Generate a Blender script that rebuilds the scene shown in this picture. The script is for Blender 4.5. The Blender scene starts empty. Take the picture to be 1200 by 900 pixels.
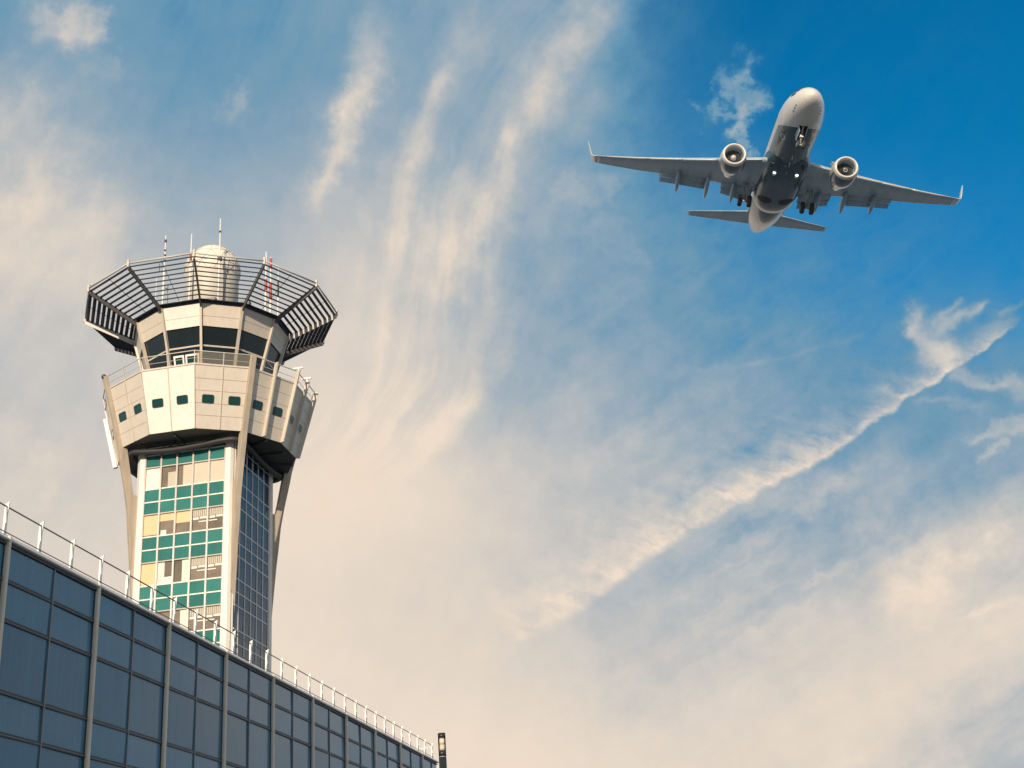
import bpy, bmesh, math, random
from math import radians as R, sin, cos, pi, sqrt, atan2
from mathutils import Vector, Matrix
random.seed(7)
C = bpy.context.scene.collection
SC = bpy.context.scene

# ------------------------------------------------------------------ camera
F, PITCH, ROLL, EYE = 1475.1, 0.42110, -0.07633, 1.7
cp, sp, cr, sr = cos(PITCH), sin(PITCH), cos(ROLL), sin(ROLL)
rt, up, fw = Vector((1, 0, 0)), Vector((0, -sp, cp)), Vector((0, cp, sp))
ex_c = cr * rt + sr * up
up_c = -sr * rt + cr * up
cam = bpy.data.cameras.new('camera')
cam.sensor_width = 36.0
cam.lens = 36.0 * F / 1200.0
cam.clip_start = 0.1
cam.clip_end = 20000
co = bpy.data.objects.new('camera', cam)
C.objects.link(co)
co.matrix_world = Matrix(((ex_c.x, up_c.x, -fw.x, 0), (ex_c.y, up_c.y, -fw.y, 0), (ex_c.z, up_c.z, -fw.z, EYE), (0, 0, 0, 1)))
SC.camera = co
SC.view_settings.view_transform = 'Standard'
SC.view_settings.look = 'None'
SC.view_settings.exposure = 0.0
SC.view_settings.gamma = 1.0
SC.view_settings.use_curve_mapping = False

# ------------------------------------------------------------------ light
SUN_AZ, SUN_EL = 190.0, 17.0
sun = bpy.data.lights.new('sun', 'SUN')
sun.energy = 4.5
sun.angle = R(0.53)
sun.color = (1.0, 0.82, 0.61)
so = bpy.data.objects.new('sun', sun)
C.objects.link(so)
sd = Vector((sin(R(SUN_AZ)) * cos(R(SUN_EL)), cos(R(SUN_AZ)) * cos(R(SUN_EL)), sin(R(SUN_EL))))
so.rotation_euler = sd.to_track_quat('Z', 'Y').to_euler()
so.location = sd * 300


# ------------------------------------------------------------------ node helper
class NX:
    def __init__(s, tree):
        s.t = tree

    def new(s, typ, **kw):
        n = s.t.nodes.new(typ)
        for k, v in kw.items():
            setattr(n, k, v)
        return n

    def put(s, sock, v):
        if isinstance(v, S):
            s.t.links.new(v.o, sock)
        elif isinstance(v, bpy.types.NodeSocket):
            s.t.links.new(v, sock)
        else:
            sock.default_value = v

    def m(s, op, a, b=None, c=None, clamp=False):
        n = s.new('ShaderNodeMath', operation=op, use_clamp=clamp)
        s.put(n.inputs[0], a)
        if b is not None: s.put(n.inputs[1], b)
        if c is not None: s.put(n.inputs[2], c)
        return S(s, n.outputs[0])

    def xyz(s, x, y, z=0.0):
        n = s.new('ShaderNodeCombineXYZ')
        s.put(n.inputs[0], x); s.put(n.inputs[1], y); s.put(n.inputs[2], z)
        return S(s, n.outputs[0])

    def noise(s, vec, scale, detail=4.0, rough=0.55, dist=0.0, out=0):
        n = s.new('ShaderNodeTexNoise')
        s.put(n.inputs['Vector'], vec)
        n.inputs['Scale'].default_value = scale
        n.inputs['Detail'].default_value = detail
        n.inputs['Roughness'].default_value = rough
        n.inputs['Distortion'].default_value = dist
        return S(s, n.outputs[out])

    def step(s, v, lo, hi, a=0.0, b=1.0):
        n = s.new('ShaderNodeMapRange', interpolation_type='SMOOTHSTEP', clamp=True)
        s.put(n.inputs[0], v)
        for i, q in enumerate((lo, hi, a, b)): s.put(n.inputs[i + 1], q)
        return S(s, n.outputs[0])

    def mix(s, f, a, b, mode='MIX'):
        n = s.new('ShaderNodeMix', data_type='RGBA', blend_type=mode)
        s.put(n.inputs[0], f); s.put(n.inputs[6], a); s.put(n.inputs[7], b)
        return S(s, n.outputs[2])


class S:
    def __init__(s, nx, o):
        s.nx, s.o = nx, o
    def __add__(s, b): return s.nx.m('ADD', s, b)
    __radd__ = __add__
    def __sub__(s, b): return s.nx.m('SUBTRACT', s, b)
    def __rsub__(s, b): return s.nx.m('SUBTRACT', b, s)
    def __mul__(s, b): return s.nx.m('MULTIPLY', s, b)
    __rmul__ = __mul__
    def __truediv__(s, b): return s.nx.m('DIVIDE', s, b)


# ------------------------------------------------------------------ sky (world): clear Nishita sky with a cirrus layer
def sky():
    w = bpy.data.worlds.new('World')
    SC.world = w
    w.use_nodes = True
    t = w.node_tree
    t.nodes.clear()
    x = NX(t)
    tc = x.new('ShaderNodeTexCoord')
    D = tc.outputs['Generated']
    sep = x.new('ShaderNodeSeparateXYZ')
    x.put(sep.inputs[0], D)
    az0 = x.m('ARCTAN2', sep.outputs[0], sep.outputs[1]) * (180 / pi)
    el0 = x.m('ARCSINE', sep.outputs[2]) * (180 / pi)
    # compass bearing and height above the horizon, in degrees, of a photograph point
    def ae(px, py):
        a, b = (px - 600) / F, (py - 450) / F
        d = fw + (a * cr + b * sr) * rt - (-a * sr + b * cr) * up
        d.normalize()
        return math.degrees(atan2(d.x, d.y)), math.degrees(math.asin(d.z))
    nc = x.new('ShaderNodeTexNoise'); x.put(nc.inputs['Vector'], D)
    nc.inputs['Scale'].default_value = 9; nc.inputs['Detail'].default_value = 5; nc.inputs['Roughness'].default_value = 0.6
    sc = x.new('ShaderNodeSeparateColor'); x.put(sc.inputs[0], nc.outputs['Color'])
    nf = x.new('ShaderNodeTexNoise'); x.put(nf.inputs['Vector'], D)
    nf.inputs['Scale'].default_value = 45; nf.inputs['Detail'].default_value = 5; nf.inputs['Roughness'].default_value = 0.6
    sf = x.new('ShaderNodeSeparateColor'); x.put(sf.inputs[0], nf.outputs['Color'])
    wf_a = (S(x, sf.outputs[0]) - 0.5); wf_e = (S(x, sf.outputs[1]) - 0.5)
    az = az0 + (S(x, sc.outputs[0]) - 0.5) * 4.5 + wf_a * 1.6
    el = el0 + (S(x, sc.outputs[1]) - 0.5) * 3.6 + wf_e * 1.6
    # broad veil of cloud: its cover (0..255, as brightness of the red light) in a coarse table, read at compass bearings and heights
    table = ((95, 115, 65, 65, 110, 112, 138, 110, 30, 5, 0, 0, 0), (140, 112, 105, 110, 115, 130, 138, 95, 38, 14, 3, 0, 0),
             (205, 165, 128, 135, 148, 155, 155, 105, 68, 48, 32, 22, 14), (222, 210, 172, 165, 197, 205, 168, 118, 94, 74, 60, 52, 44),
             (168, 190, 195, 198, 224, 220, 152, 142, 118, 98, 84, 74, 72), (195, 195, 200, 218, 238, 215, 158, 158, 148, 108, 92, 108, 110),
             (212, 205, 215, 230, 234, 224, 216, 182, 200, 138, 134, 148, 168), (216, 218, 222, 228, 218, 206, 214, 160, 154, 152, 180, 234, 216),
             (218, 222, 224, 228, 226, 224, 218, 206, 196, 240, 255, 224, 190), (222, 222, 222, 222, 226, 230, 234, 226, 220, 214, 206, 176, 128))

    def cover(a_, e_):
        d_ = Vector((sin(R(a_)) * cos(R(e_)), cos(R(a_)) * cos(R(e_)), sin(R(e_))))
        zf = d_.dot(fw)
        px = min(max(600 + F * d_.dot(ex_c) / zf, 0), 1199.9) / 100
        py = min(max(450 - F * d_.dot(up_c) / zf, 0), 899.9) / 100
        i_, j_ = int(px), int(py); u_, v_ = px - i_, py - j_
        v = (table[j_][i_] * (1 - u_) + table[j_][i_ + 1] * u_) * (1 - v_) + (table[j_ + 1][i_] * (1 - u_) + table[j_ + 1][i_ + 1] * u_) * v_
        lin = (max(v / 255, .0) + .055) / 1.055
        return max(0.0, (lin ** 2.4 - .012) / .80)

    AZS = [-29 + 4.3 * i for i in range(14)]
    ELS = [3.5 + 3.9 * i for i in range(10)]
    GA = [x.m('EXPONENT', x.m('POWER', x.m('ABSOLUTE', (az - q_) * (1 / (1.42 * 2.2))), 2.0) * -1.0) for q_ in AZS]
    GE = [x.m('EXPONENT', x.m('POWER', x.m('ABSOLUTE', (el - q_) * (1 / (1.42 * 2.0))), 2.0) * -1.0) for q_ in ELS]
    na = GA[0]
    for g_ in GA[1:]: na = na + g_
    ne = GE[0]
    for g_ in GE[1:]: ne = ne + g_
    num = None
    for ge, e_ in zip(GE, ELS):
        row = None
        for ga, a_ in zip(GA, AZS):
            row = ga * cover(a_, e_) if row is None else x.m('MULTIPLY_ADD', ga, cover(a_, e_), row)
        num = row * ge if num is None else x.m('MULTIPLY_ADD', row, ge, num)
    veil = (num + 0.004 * 0.45) / (na * ne + 0.004) * 1.04
    # fibres: noise stretched along the wind
    def fibre(ang, along, across, detail=5, seed=0.0, warp=1.0):
        ca, sa = cos(R(ang)), sin(R(ang))
        aw = az0 + wf_a * (0.9 * warp); ew = el0 + wf_e * (0.9 * warp)
        u = (aw * ca + ew * sa) * along
        v = (ew * ca - aw * sa) * across
        return x.noise(x.xyz(u, v, seed), 1.0, detail, 0.6)
    f1 = fibre(62, 0.10, 0.55, seed=3.1, warp=1.6)
    f2 = fibre(24, 0.12, 0.75, seed=8.4, warp=1.6)
    f3 = fibre(-22, 0.30, 2.3, 5, seed=1.7, warp=1.3)
    f4 = x.noise(D, 30, 6, 0.62)
    side = x.step(az0, -3, 8)
    fib = f1 * (1.0 - side) + f2 * side
    mid = veil * (1.0 - veil) * 4.0
    patchy = x.step(x.noise(D, 7, 3, 0.5), 0.38, 0.66)
    d = veil + (fib - 0.5) * ((mid * (side * 0.30 + 0.34) + 0.012) * (patchy * 0.8 + 0.35)) + (f4 - 0.5) * (mid * (side * 0.24 + 0.16) + 0.008)
    # a fan of long combed filaments curving down from the top centre, with a clear edge on its right
    eh = el0 - 25.0
    azc = x.m('MULTIPLY_ADD', x.m('MULTIPLY_ADD', x.m('MULTIPLY_ADD', eh, 0.004, -0.058), eh, 0.409), eh, -1.556)
    off = az0 + wf_a * 0.8 + (S(x, sc.outputs[0]) - 0.5) * 1.8 - azc
    comb = x.noise(x.xyz(off * 0.62, el0 * 0.10, 4.4), 1.0, 3, 0.55)
    comb2 = x.noise(x.xyz(off * 1.7, el0 * 0.20, 9.1), 1.0, 3, 0.5)
    reach = x.step(off, -10.0, -3.0) * x.step(off, -0.2, 1.6, 1.0, 0.0) * x.step(el0, 19.0, 24.0) * x.step(el0, 30.0, 38.0, 1.0, 0.30) * x.step(el0, 39.5, 43.0, 1.0, 0.0)
    d = d + (x.step(comb, 0.36, 0.70) - 0.45) * reach * 0.26 + (comb2 - 0.5) * reach * 0.20 + (f4 - 0.5) * reach * 0.10
    edge_ = x.m('EXPONENT', x.m('POWER', x.m('ABSOLUTE', (off + 0.35) * 1.5), 2.0) * -1.0) * x.step(el0, 19.5, 22.0) * x.step(el0, 27.0, 31.0, 1.0, 0.0)
    d = d + edge_ * 0.13 - x.step(off, 0.0, 1.2) * x.step(off, 1.5, 6.0, 1.0, 0.0) * x.step(el0, 20.0, 23.0) * x.step(el0, 28.0, 33.0, 1.0, 0.0) * 0.10
    # single wisps
    def seg(p, q, w0, w1, amp, warp=0.7, tail=0.15):
        a0, e0 = ae(*p); a1, e1 = ae(*q)
        L = sqrt((a1 - a0) ** 2 + (e1 - e0) ** 2)
        ux, uy = (a1 - a0) / L, (e1 - e0) / L
        da = az0 + wf_a * warp * 1.8 - a0; de = el0 + wf_e * warp * 1.8 - e0
        s = (da * ux + de * uy) / L
        n = da * uy - de * ux
        k = 1 / 25.7
        w = s * ((w1 - w0) * k) + w0 * k
        w = x.m('MAXIMUM', w, 3 * k)
        r = n / w
        g = x.m('EXPONENT', r * r * -0.5)
        m_ = x.step(s, -tail, tail) * x.step(s, 1 - tail, 1 + tail, 1.0, 0.0)
        return g * m_ * amp
    wisp = None
    for a in [((440, 20), (422, 125), 24, 16, .20, 1.6, .3), ((430, 90), (372, 235), 15, 12, .34, 1.5, .25), ((415, 100), (398, 150), 8, 12, .12, 1.6),
              ((565, 20), (505, 115), 22, 14, .13, 1., .3), ((518, 85), (472, 215), 10, 14, .24, .9, .25), ((480, 180), (455, 310), 18, 26, .14, 1., .3),
              ((720, -30), (605, 150), 20, 19, .26, .9, .25), ((625, 120), (550, 255), 19, 16, .20, .9, .3), ((600, 150), (588, 260), 7, 12, .13),
              ((585, 215), (510, 345), 10, 26, .18, .9, .3), ((705, 0), (640, 140), 48, 48, .10), ((560, 230), (520, 350), 30, 40, .10),
              ((604, 360), (586, 430), 8, 8, .10, .5, .3), ((590, 415), (550, 475), 12, 10, .14, .5, .3), ((555, 465), (500, 520), 10, 14, .12, .5, .3),
              ((872, 85), (862, 165), 11, 7, .22, 2.6, .3), ((822, 138), (895, 122), 5, 7, .16, 2.2), ((835, 95), (880, 88), 6, 6, .10, 2.2), ((858, 150), (880, 185), 6, 4, .15, 2.2),
              ((1066, 362), (1112, 428), 10, 9, .42, 1.1), ((1066, 375), (1090, 425), 5, 8, .22, .9), ((1156, 354), (1098, 388), 3, 7, .34, .7),
              ((1128, 352), (1100, 372), 2, 4, .2, .6), ((1175, 372), (1200, 352), 2, 3, .12, 1.), ((1108, 430), (1210, 464), 4, 8, .24, .9), ((1120, 446), (1180, 452), 3, 5, .14, 1.),
              ((1135, 512), (1210, 500), 5, 4, .22, 1.), ((1178, 514), (1148, 542), 3, 3, .18, .9), ((1075, 472), (1160, 478), 3, 5, .10, 1.), ((1160, 500), (1210, 488), 3, 4, .14, 1.),
              ((40, 0), (112, 42), 14, 20, .30, 2.0, .3), ((75, 20), (125, 30), 14, 18, .16, 2.0), ((262, 140), (290, 98), 8, 6, .12, 1.6, .3),
              ((-20, 90), (70, 205), 24, 30, .15, 2.4), ((10, 235), (150, 285), 22, 30, .13, 2.4), ((-20, 300), (110, 350), 20, 26, .09, 2.4), ((-10, 500), (80, 560), 18, 24, .08, 2.), ((100, 95), (145, 70), 8, 8, .08, 1.8),
              ((1215, 605), (1060, 690), 22, 14, .20, 1., .25), ((1120, 660), (1040, 720), 16, 26, .10, 1., .3), ((880, 596), (1040, 556), 8, 16, .18, 1.6, .3), ((940, 684), (1000, 662), 4, 5, .16, 1.2),
              ((1000, 600), (1060, 620), 10, 12, .10, 1.6), ((860, 640), (940, 620), 14, 14, .08, 1.6), ((1130, 720), (1200, 700), 3, 4, .10, 1.),
              ((890, 425), (1010, 392), 3, 3, .05, .5), ((780, 442), (900, 420), 4, 3, .05, .5), ((640, 230), (720, 215), 12, 10, .10, 2.), ((690, 260), (760, 300), 14, 14, .08, 2.)]:
        g = seg(*a)
        wisp = g if wisp is None else wisp + g
    d = d + wisp * (0.25 + 1.5 * f4)
    # the long ragged streak low on the right: crisp lower edge, combed-out upper side
    pts = [(1190, 386), (1130, 428), (1060, 466), (1000, 508), (950, 542), (900, 566), (850, 592), (800, 622), (750, 655), (700, 690), (650, 724), (600, 752)]
    tr = None
    k = 1 / 25.7
    for i in range(len(pts) - 1):
        a0, e0 = ae(*pts[i]); a1, e1 = ae(*pts[i + 1])
        L = sqrt((a1 - a0) ** 2 + (e1 - e0) ** 2)
        ux, uy = (a1 - a0) / L, (e1 - e0) / L
        da = az0 + wf_a * 0.22 - a0; de = el0 + wf_e * 0.75 + (S(x, sc.outputs[1]) - 0.5) * 1.1 - e0
        s = (da * ux + de * uy) / L
        n = da * uy - de * ux                      # > 0 above the streak
        n = n * (1.0 if uy * 1 - 0 < 9 else 1.0)
        if -ux < 0: n = n * -1.0
        hgt = (11 + 4.5 * i if i < 4 else 28 + 3.0 * (i - 4)) * k
        upper = x.m('EXPONENT', x.m('MAXIMUM', n, 0.0) * (-1 / hgt))
        lower = x.step(n, -(3 + 1.2 * i) * k, 2 * k)
        on = x.step(s, -0.25, 0.25) * x.step(s, 0.75, 1.25, 1.0, 0.0)
        amp = (.60, .66, .70, .70, .70, .68, .62, .54, .44, .34, .24)[i]
        g = upper * lower * on * amp
        tr = g if tr is None else tr + g
    d = d + tr * (x.step(f3, 0.30, 0.72) * 0.62 + x.step(f4, 0.32, 0.68) * 0.50 + 0.16)
    d = x.m('MINIMUM', x.m('MAXIMUM', d, 0.0), 1.0)
    m_ = d
    sk = x.new('ShaderNodeTexSky', sky_type='NISHITA')
    sk.sun_disc = False
    sk.sun_elevation = R(SUN_EL)
    sk.sun_rotation = R(SUN_AZ)
    sk.air_density = 1.0; sk.dust_density = 0.6; sk.ozone_density = 2.0
    # look the clear sky up a little higher than the true direction: the milky band at the horizon lies behind the cloud
    hv = x.xyz(sep.outputs[0], sep.outputs[1], x.m('ABSOLUTE', S(x, sep.outputs[2])) * 0.92 + 0.07)
    nv = x.new('ShaderNodeVectorMath', operation='NORMALIZE'); x.put(nv.inputs[0], hv)
    t.links.new(nv.outputs[0], sk.inputs[0])
    blue = x.mix(1.0, sk.outputs[0], (0.02, 1.00, 1.38, 1), 'MULTIPLY')
    ccol = x.mix(f4, (8.3, 6.9, 5.55, 1), (8.8, 7.5, 6.2, 1))
    azure = x.mix(x.m('MULTIPLY', m_, 7.0, clamp=True), blue, (0.10, 2.36, 4.35, 1))       # thin ice veil turns the deep blue paler
    col = x.mix(m_, azure, ccol)
    bg = x.new('ShaderNodeBackground')
    x.put(bg.inputs[0], col)
    bg.inputs[1].default_value = 0.10
    out = x.new('ShaderNodeOutputWorld')
    t.links.new(bg.outputs[0], out.inputs[0])


sky()


# ------------------------------------------------------------------ materials
def mat(name, col, rough=0.6, metal=0.0, spec=0.5, var=0.08, vscale=1.5, streak=0.0, bump=0.0, coat=0.0, emit=None, fine=0.0, piece=0.0):
    m = bpy.data.materials.new(name)
    m.use_nodes = True
    t = m.node_tree
    x = NX(t)
    b = t.nodes['Principled BSDF']
    b.inputs['Roughness'].default_value = rough
    b.inputs['Metallic'].default_value = metal
    b.inputs['Specular IOR Level'].default_value = spec
    b.inputs['Coat Weight'].default_value = coat
    b.inputs['Coat Roughness'].default_value = 0.05
    tc = x.new('ShaderNodeTexCoord')
    P = tc.outputs['Object']
    n = x.noise(P, vscale, 6, 0.6)
    f = n * (2 * var) + (1 - var)
    if streak:
        mp = x.new('ShaderNodeMapping'); x.put(mp.inputs[0], P); mp.inputs['Scale'].default_value = (2.5, 2.5, 0.18)
        n2 = x.noise(S(x, mp.outputs[0]), 1.6, 5, 0.6)
        f = f * (x.step(n2, 0.45, 0.75) * (-streak) + 1.0)
    if fine:
        n3 = x.noise(P, 60, 2, 0.6)
        f = f * ((n3 - 0.5) * (2 * fine) + 1.0)
    col4 = (col[0], col[1], col[2], 1)
    c = x.mix(1.0, col4, x.xyz(f, f, f), 'MULTIPLY')
    x.put(b.inputs['Base Color'], c)
    x.put(b.inputs['Roughness'], n * 0.16 + (rough - 0.08 if rough > 0.1 else rough))
    if piece:
        oi = x.new('ShaderNodeObjectInfo'); c = x.mix(1.0, c, x.xyz(*[(S(x, oi.outputs['Random']) - 0.5) * piece + 1.0] * 3), 'MULTIPLY')
        x.put(b.inputs['Base Color'], c)
    if bump:
        bp = x.new('ShaderNodeBump'); bp.inputs['Strength'].default_value = bump; bp.inputs['Distance'].default_value = 0.02
        x.put(bp.inputs['Height'], x.noise(P, vscale * 8, 4)); t.links.new(bp.outputs[0], b.inputs['Normal'])
    if emit:
        b.inputs['Emission Color'].default_value = (emit[0], emit[1], emit[2], 1)
        b.inputs['Emission Strength'].default_value = emit[3]
    return m


def glass_tint(name, col, mixf):
    m = bpy.data.materials.new(name)
    m.use_nodes = True
    t = m.node_tree; t.nodes.clear(); x = NX(t)
    tr = x.new('ShaderNodeBsdfTransparent'); tr.inputs[0].default_value = (col[0], col[1], col[2], 1)
    gl = x.new('ShaderNodeBsdfGlossy'); gl.inputs['Roughness'].default_value = 0.06
    df = x.new('ShaderNodeBsdfDiffuse'); df.inputs[0].default_value = (0.55, 0.52, 0.45, 1)
    fr = x.new('ShaderNodeFresnel'); fr.inputs[0].default_value = 1.45
    a = x.new('ShaderNodeMixShader'); x.put(a.inputs[0], mixf); t.links.new(tr.outputs[0], a.inputs[1]); t.links.new(df.outputs[0], a.inputs[2])
    b = x.new('ShaderNodeMixShader'); t.links.new(fr.outputs[0], b.inputs[0]); t.links.new(a.outputs[0], b.inputs[1]); t.links.new(gl.outputs[0], b.inputs[2])
    o = x.new('ShaderNodeOutputMaterial'); t.links.new(b.outputs[0], o.inputs[0])
    return m


def facade_glass(name, col, frit):
    m = bpy.data.materials.new(name)
    m.use_nodes = True
    t = m.node_tree; x = NX(t); b = t.nodes['Principled BSDF']
    tc = x.new('ShaderNodeTexCoord'); P = tc.outputs['Object']
    sp_ = x.new('ShaderNodeSeparateXYZ'); x.put(sp_.inputs[0], P)
    y, z = S(x, sp_.outputs[1]), S(x, sp_.outputs[2])
    n = x.noise(P, 0.35, 5, 0.6)
    mp = x.new('ShaderNodeMapping'); x.put(mp.inputs[0], P); mp.inputs['Scale'].default_value = (1, 2.2, 0.12)
    st = x.noise(S(x, mp.outputs[0]), 1.3, 5, 0.65)
    geo = x.new('ShaderNodeObjectInfo')
    f = n * 0.35 + 0.82 + (st - 0.5) * 0.55 + (S(x, geo.outputs['Random']) - 0.5) * 0.14
    if frit:                                       # printed dots on the upper panes
        k = 2 * pi / 0.20
        a_ = x.m('SINE', (y + z) * k) * x.m('SINE', (y - z) * k)
        f = f * (x.step(a_, -0.2, 0.5) * 0.5 + 0.78)
    c = x.mix(1.0, (col[0], col[1], col[2], 1), x.xyz(f, f, f), 'MULTIPLY')
    x.put(b.inputs['Base Color'], c)
    x.put(b.inputs['Roughness'], st * 0.14 + 0.05)
    b.inputs['Specular IOR Level'].default_value = 0.5
    bp = x.new('ShaderNodeBump'); bp.inputs['Strength'].default_value = 0.05; bp.inputs['Distance'].default_value = 0.05
    x.put(bp.inputs['Height'], x.noise(P, 0.8, 2)); t.links.new(bp.outputs[0], b.inputs['Normal'])
    return m


M = {}
M['ground'] = mat('ground_asphalt', (0.125, 0.145, 0.165), 0.9, var=0.25, vscale=0.02)
M['glass_frit'] = facade_glass('facade_glass_dotted', (0.055, 0.190, 0.305), True)
M['glass_plain'] = facade_glass('facade_glass_plain', (0.046, 0.162, 0.262), False)
M['frame_dark'] = mat('dark_frame', (0.035, 0.036, 0.04), 0.45)
M['frame_grey'] = mat('grey_frame', (0.20, 0.20, 0.21), 0.4, metal=0.3)
M['alu'] = mat('aluminium_pilaster', (0.74, 0.655, 0.55), 0.5, var=0.14, streak=0.25)
M['cornice'] = mat('cornice_metal', (0.80, 0.75, 0.72), 0.45, streak=0.15)
M['rail_white'] = mat('white_steel', (0.88, 0.85, 0.80), 0.45)
M['cable'] = mat('rail_tube', (0.16, 0.15, 0.15), 0.4, metal=0.4)
M['roofing'] = mat('roofing', (0.25, 0.24, 0.22), 0.9)
M['wall_grey'] = mat('wall_grey', (0.32, 0.31, 0.30), 0.8)
M['panel'] = mat('beige_panel', (0.66, 0.595, 0.51), 0.42, var=0.06, vscale=0.9, streak=0.10, fine=0.03, piece=0.10)
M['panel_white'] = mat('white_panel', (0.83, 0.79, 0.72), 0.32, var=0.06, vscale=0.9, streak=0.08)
M['rib'] = mat('rib_metal', (0.60, 0.54, 0.46), 0.4, streak=0.2)
M['concrete'] = mat('concrete_fin', (0.47, 0.395, 0.31), 0.75, var=0.14, vscale=0.8, streak=0.22, bump=0.2, fine=0.06)
M['pillar'] = mat('white_pillar', (0.83, 0.78, 0.70), 0.45, streak=0.1)
M['mullion'] = mat('polished_mullion', (0.86, 0.82, 0.76), 0.25, metal=0.12, coat=1.0)
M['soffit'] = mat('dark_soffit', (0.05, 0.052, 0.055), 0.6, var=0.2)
M['pipe'] = mat('dark_pipe', (0.035, 0.034, 0.036), 0.55, var=0.25, vscale=3)
M['teal'] = mat('teal_glass', (0.035, 0.185, 0.165), 0.16, var=0.22, vscale=0.7, streak=0.15, piece=0.35)
M['blue'] = mat('blue_glass', (0.006, 0.040, 0.085), 0.12, var=0.25, vscale=0.5, piece=0.7)
M['pane'] = mat('window_pane', (0.20, 0.165, 0.13), 0.12, var=0.4, vscale=1.2, piece=0.5)
M['pane_pale'] = mat('window_pane_pale', (0.62, 0.55, 0.45), 0.2, var=0.1)
M['blind_white'] = mat('white_blind', (0.80, 0.75, 0.67), 0.5, coat=0.5)
M['blind_tan'] = mat('tan_blind', (0.74, 0.52, 0.29), 0.5, var=0.06, coat=0.4)
M['curtain'] = mat('pale_curtain', (0.52, 0.47, 0.38), 0.6, coat=0.4)
M['cab_glass'] = mat('cab_glass', (0.008, 0.016, 0.02), 0.05, var=0.3)
M['port'] = mat('porthole_glass', (0.006, 0.05, 0.052), 0.08)
M['steel'] = mat('sunshade_steel', (0.11, 0.10, 0.095), 0.5, metal=0.1, var=0.15)
M['slat'] = mat('sunshade_slat', (0.022, 0.030, 0.050), 0.45, var=0.15)
M['rim'] = mat('sunshade_rim', (0.58, 0.54, 0.48), 0.5)
M['infill'] = glass_tint('railing_glass', (0.92, 0.90, 0.84), 0.22)
M['radome'] = mat('radome_shell', (0.80, 0.73, 0.64), 0.55, var=0.08, vscale=0.8)
M['radome_line'] = mat('radome_joint', (0.55, 0.49, 0.42), 0.6)
M['mast_white'] = mat('mast_white', (0.80, 0.77, 0.72), 0.45)
M['mast_red'] = mat('mast_red', (0.50, 0.085, 0.085), 0.5)
M['mast_dark'] = mat('mast_dark', (0.06, 0.06, 0.07), 0.5)
M['lamp_dark'] = mat('lamp_body', (0.035, 0.04, 0.042), 0.32, metal=0.3)
M['lamp_diff'] = mat('lamp_diffuser', (0.62, 0.55, 0.42), 0.35, var=0.25, vscale=9)


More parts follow.
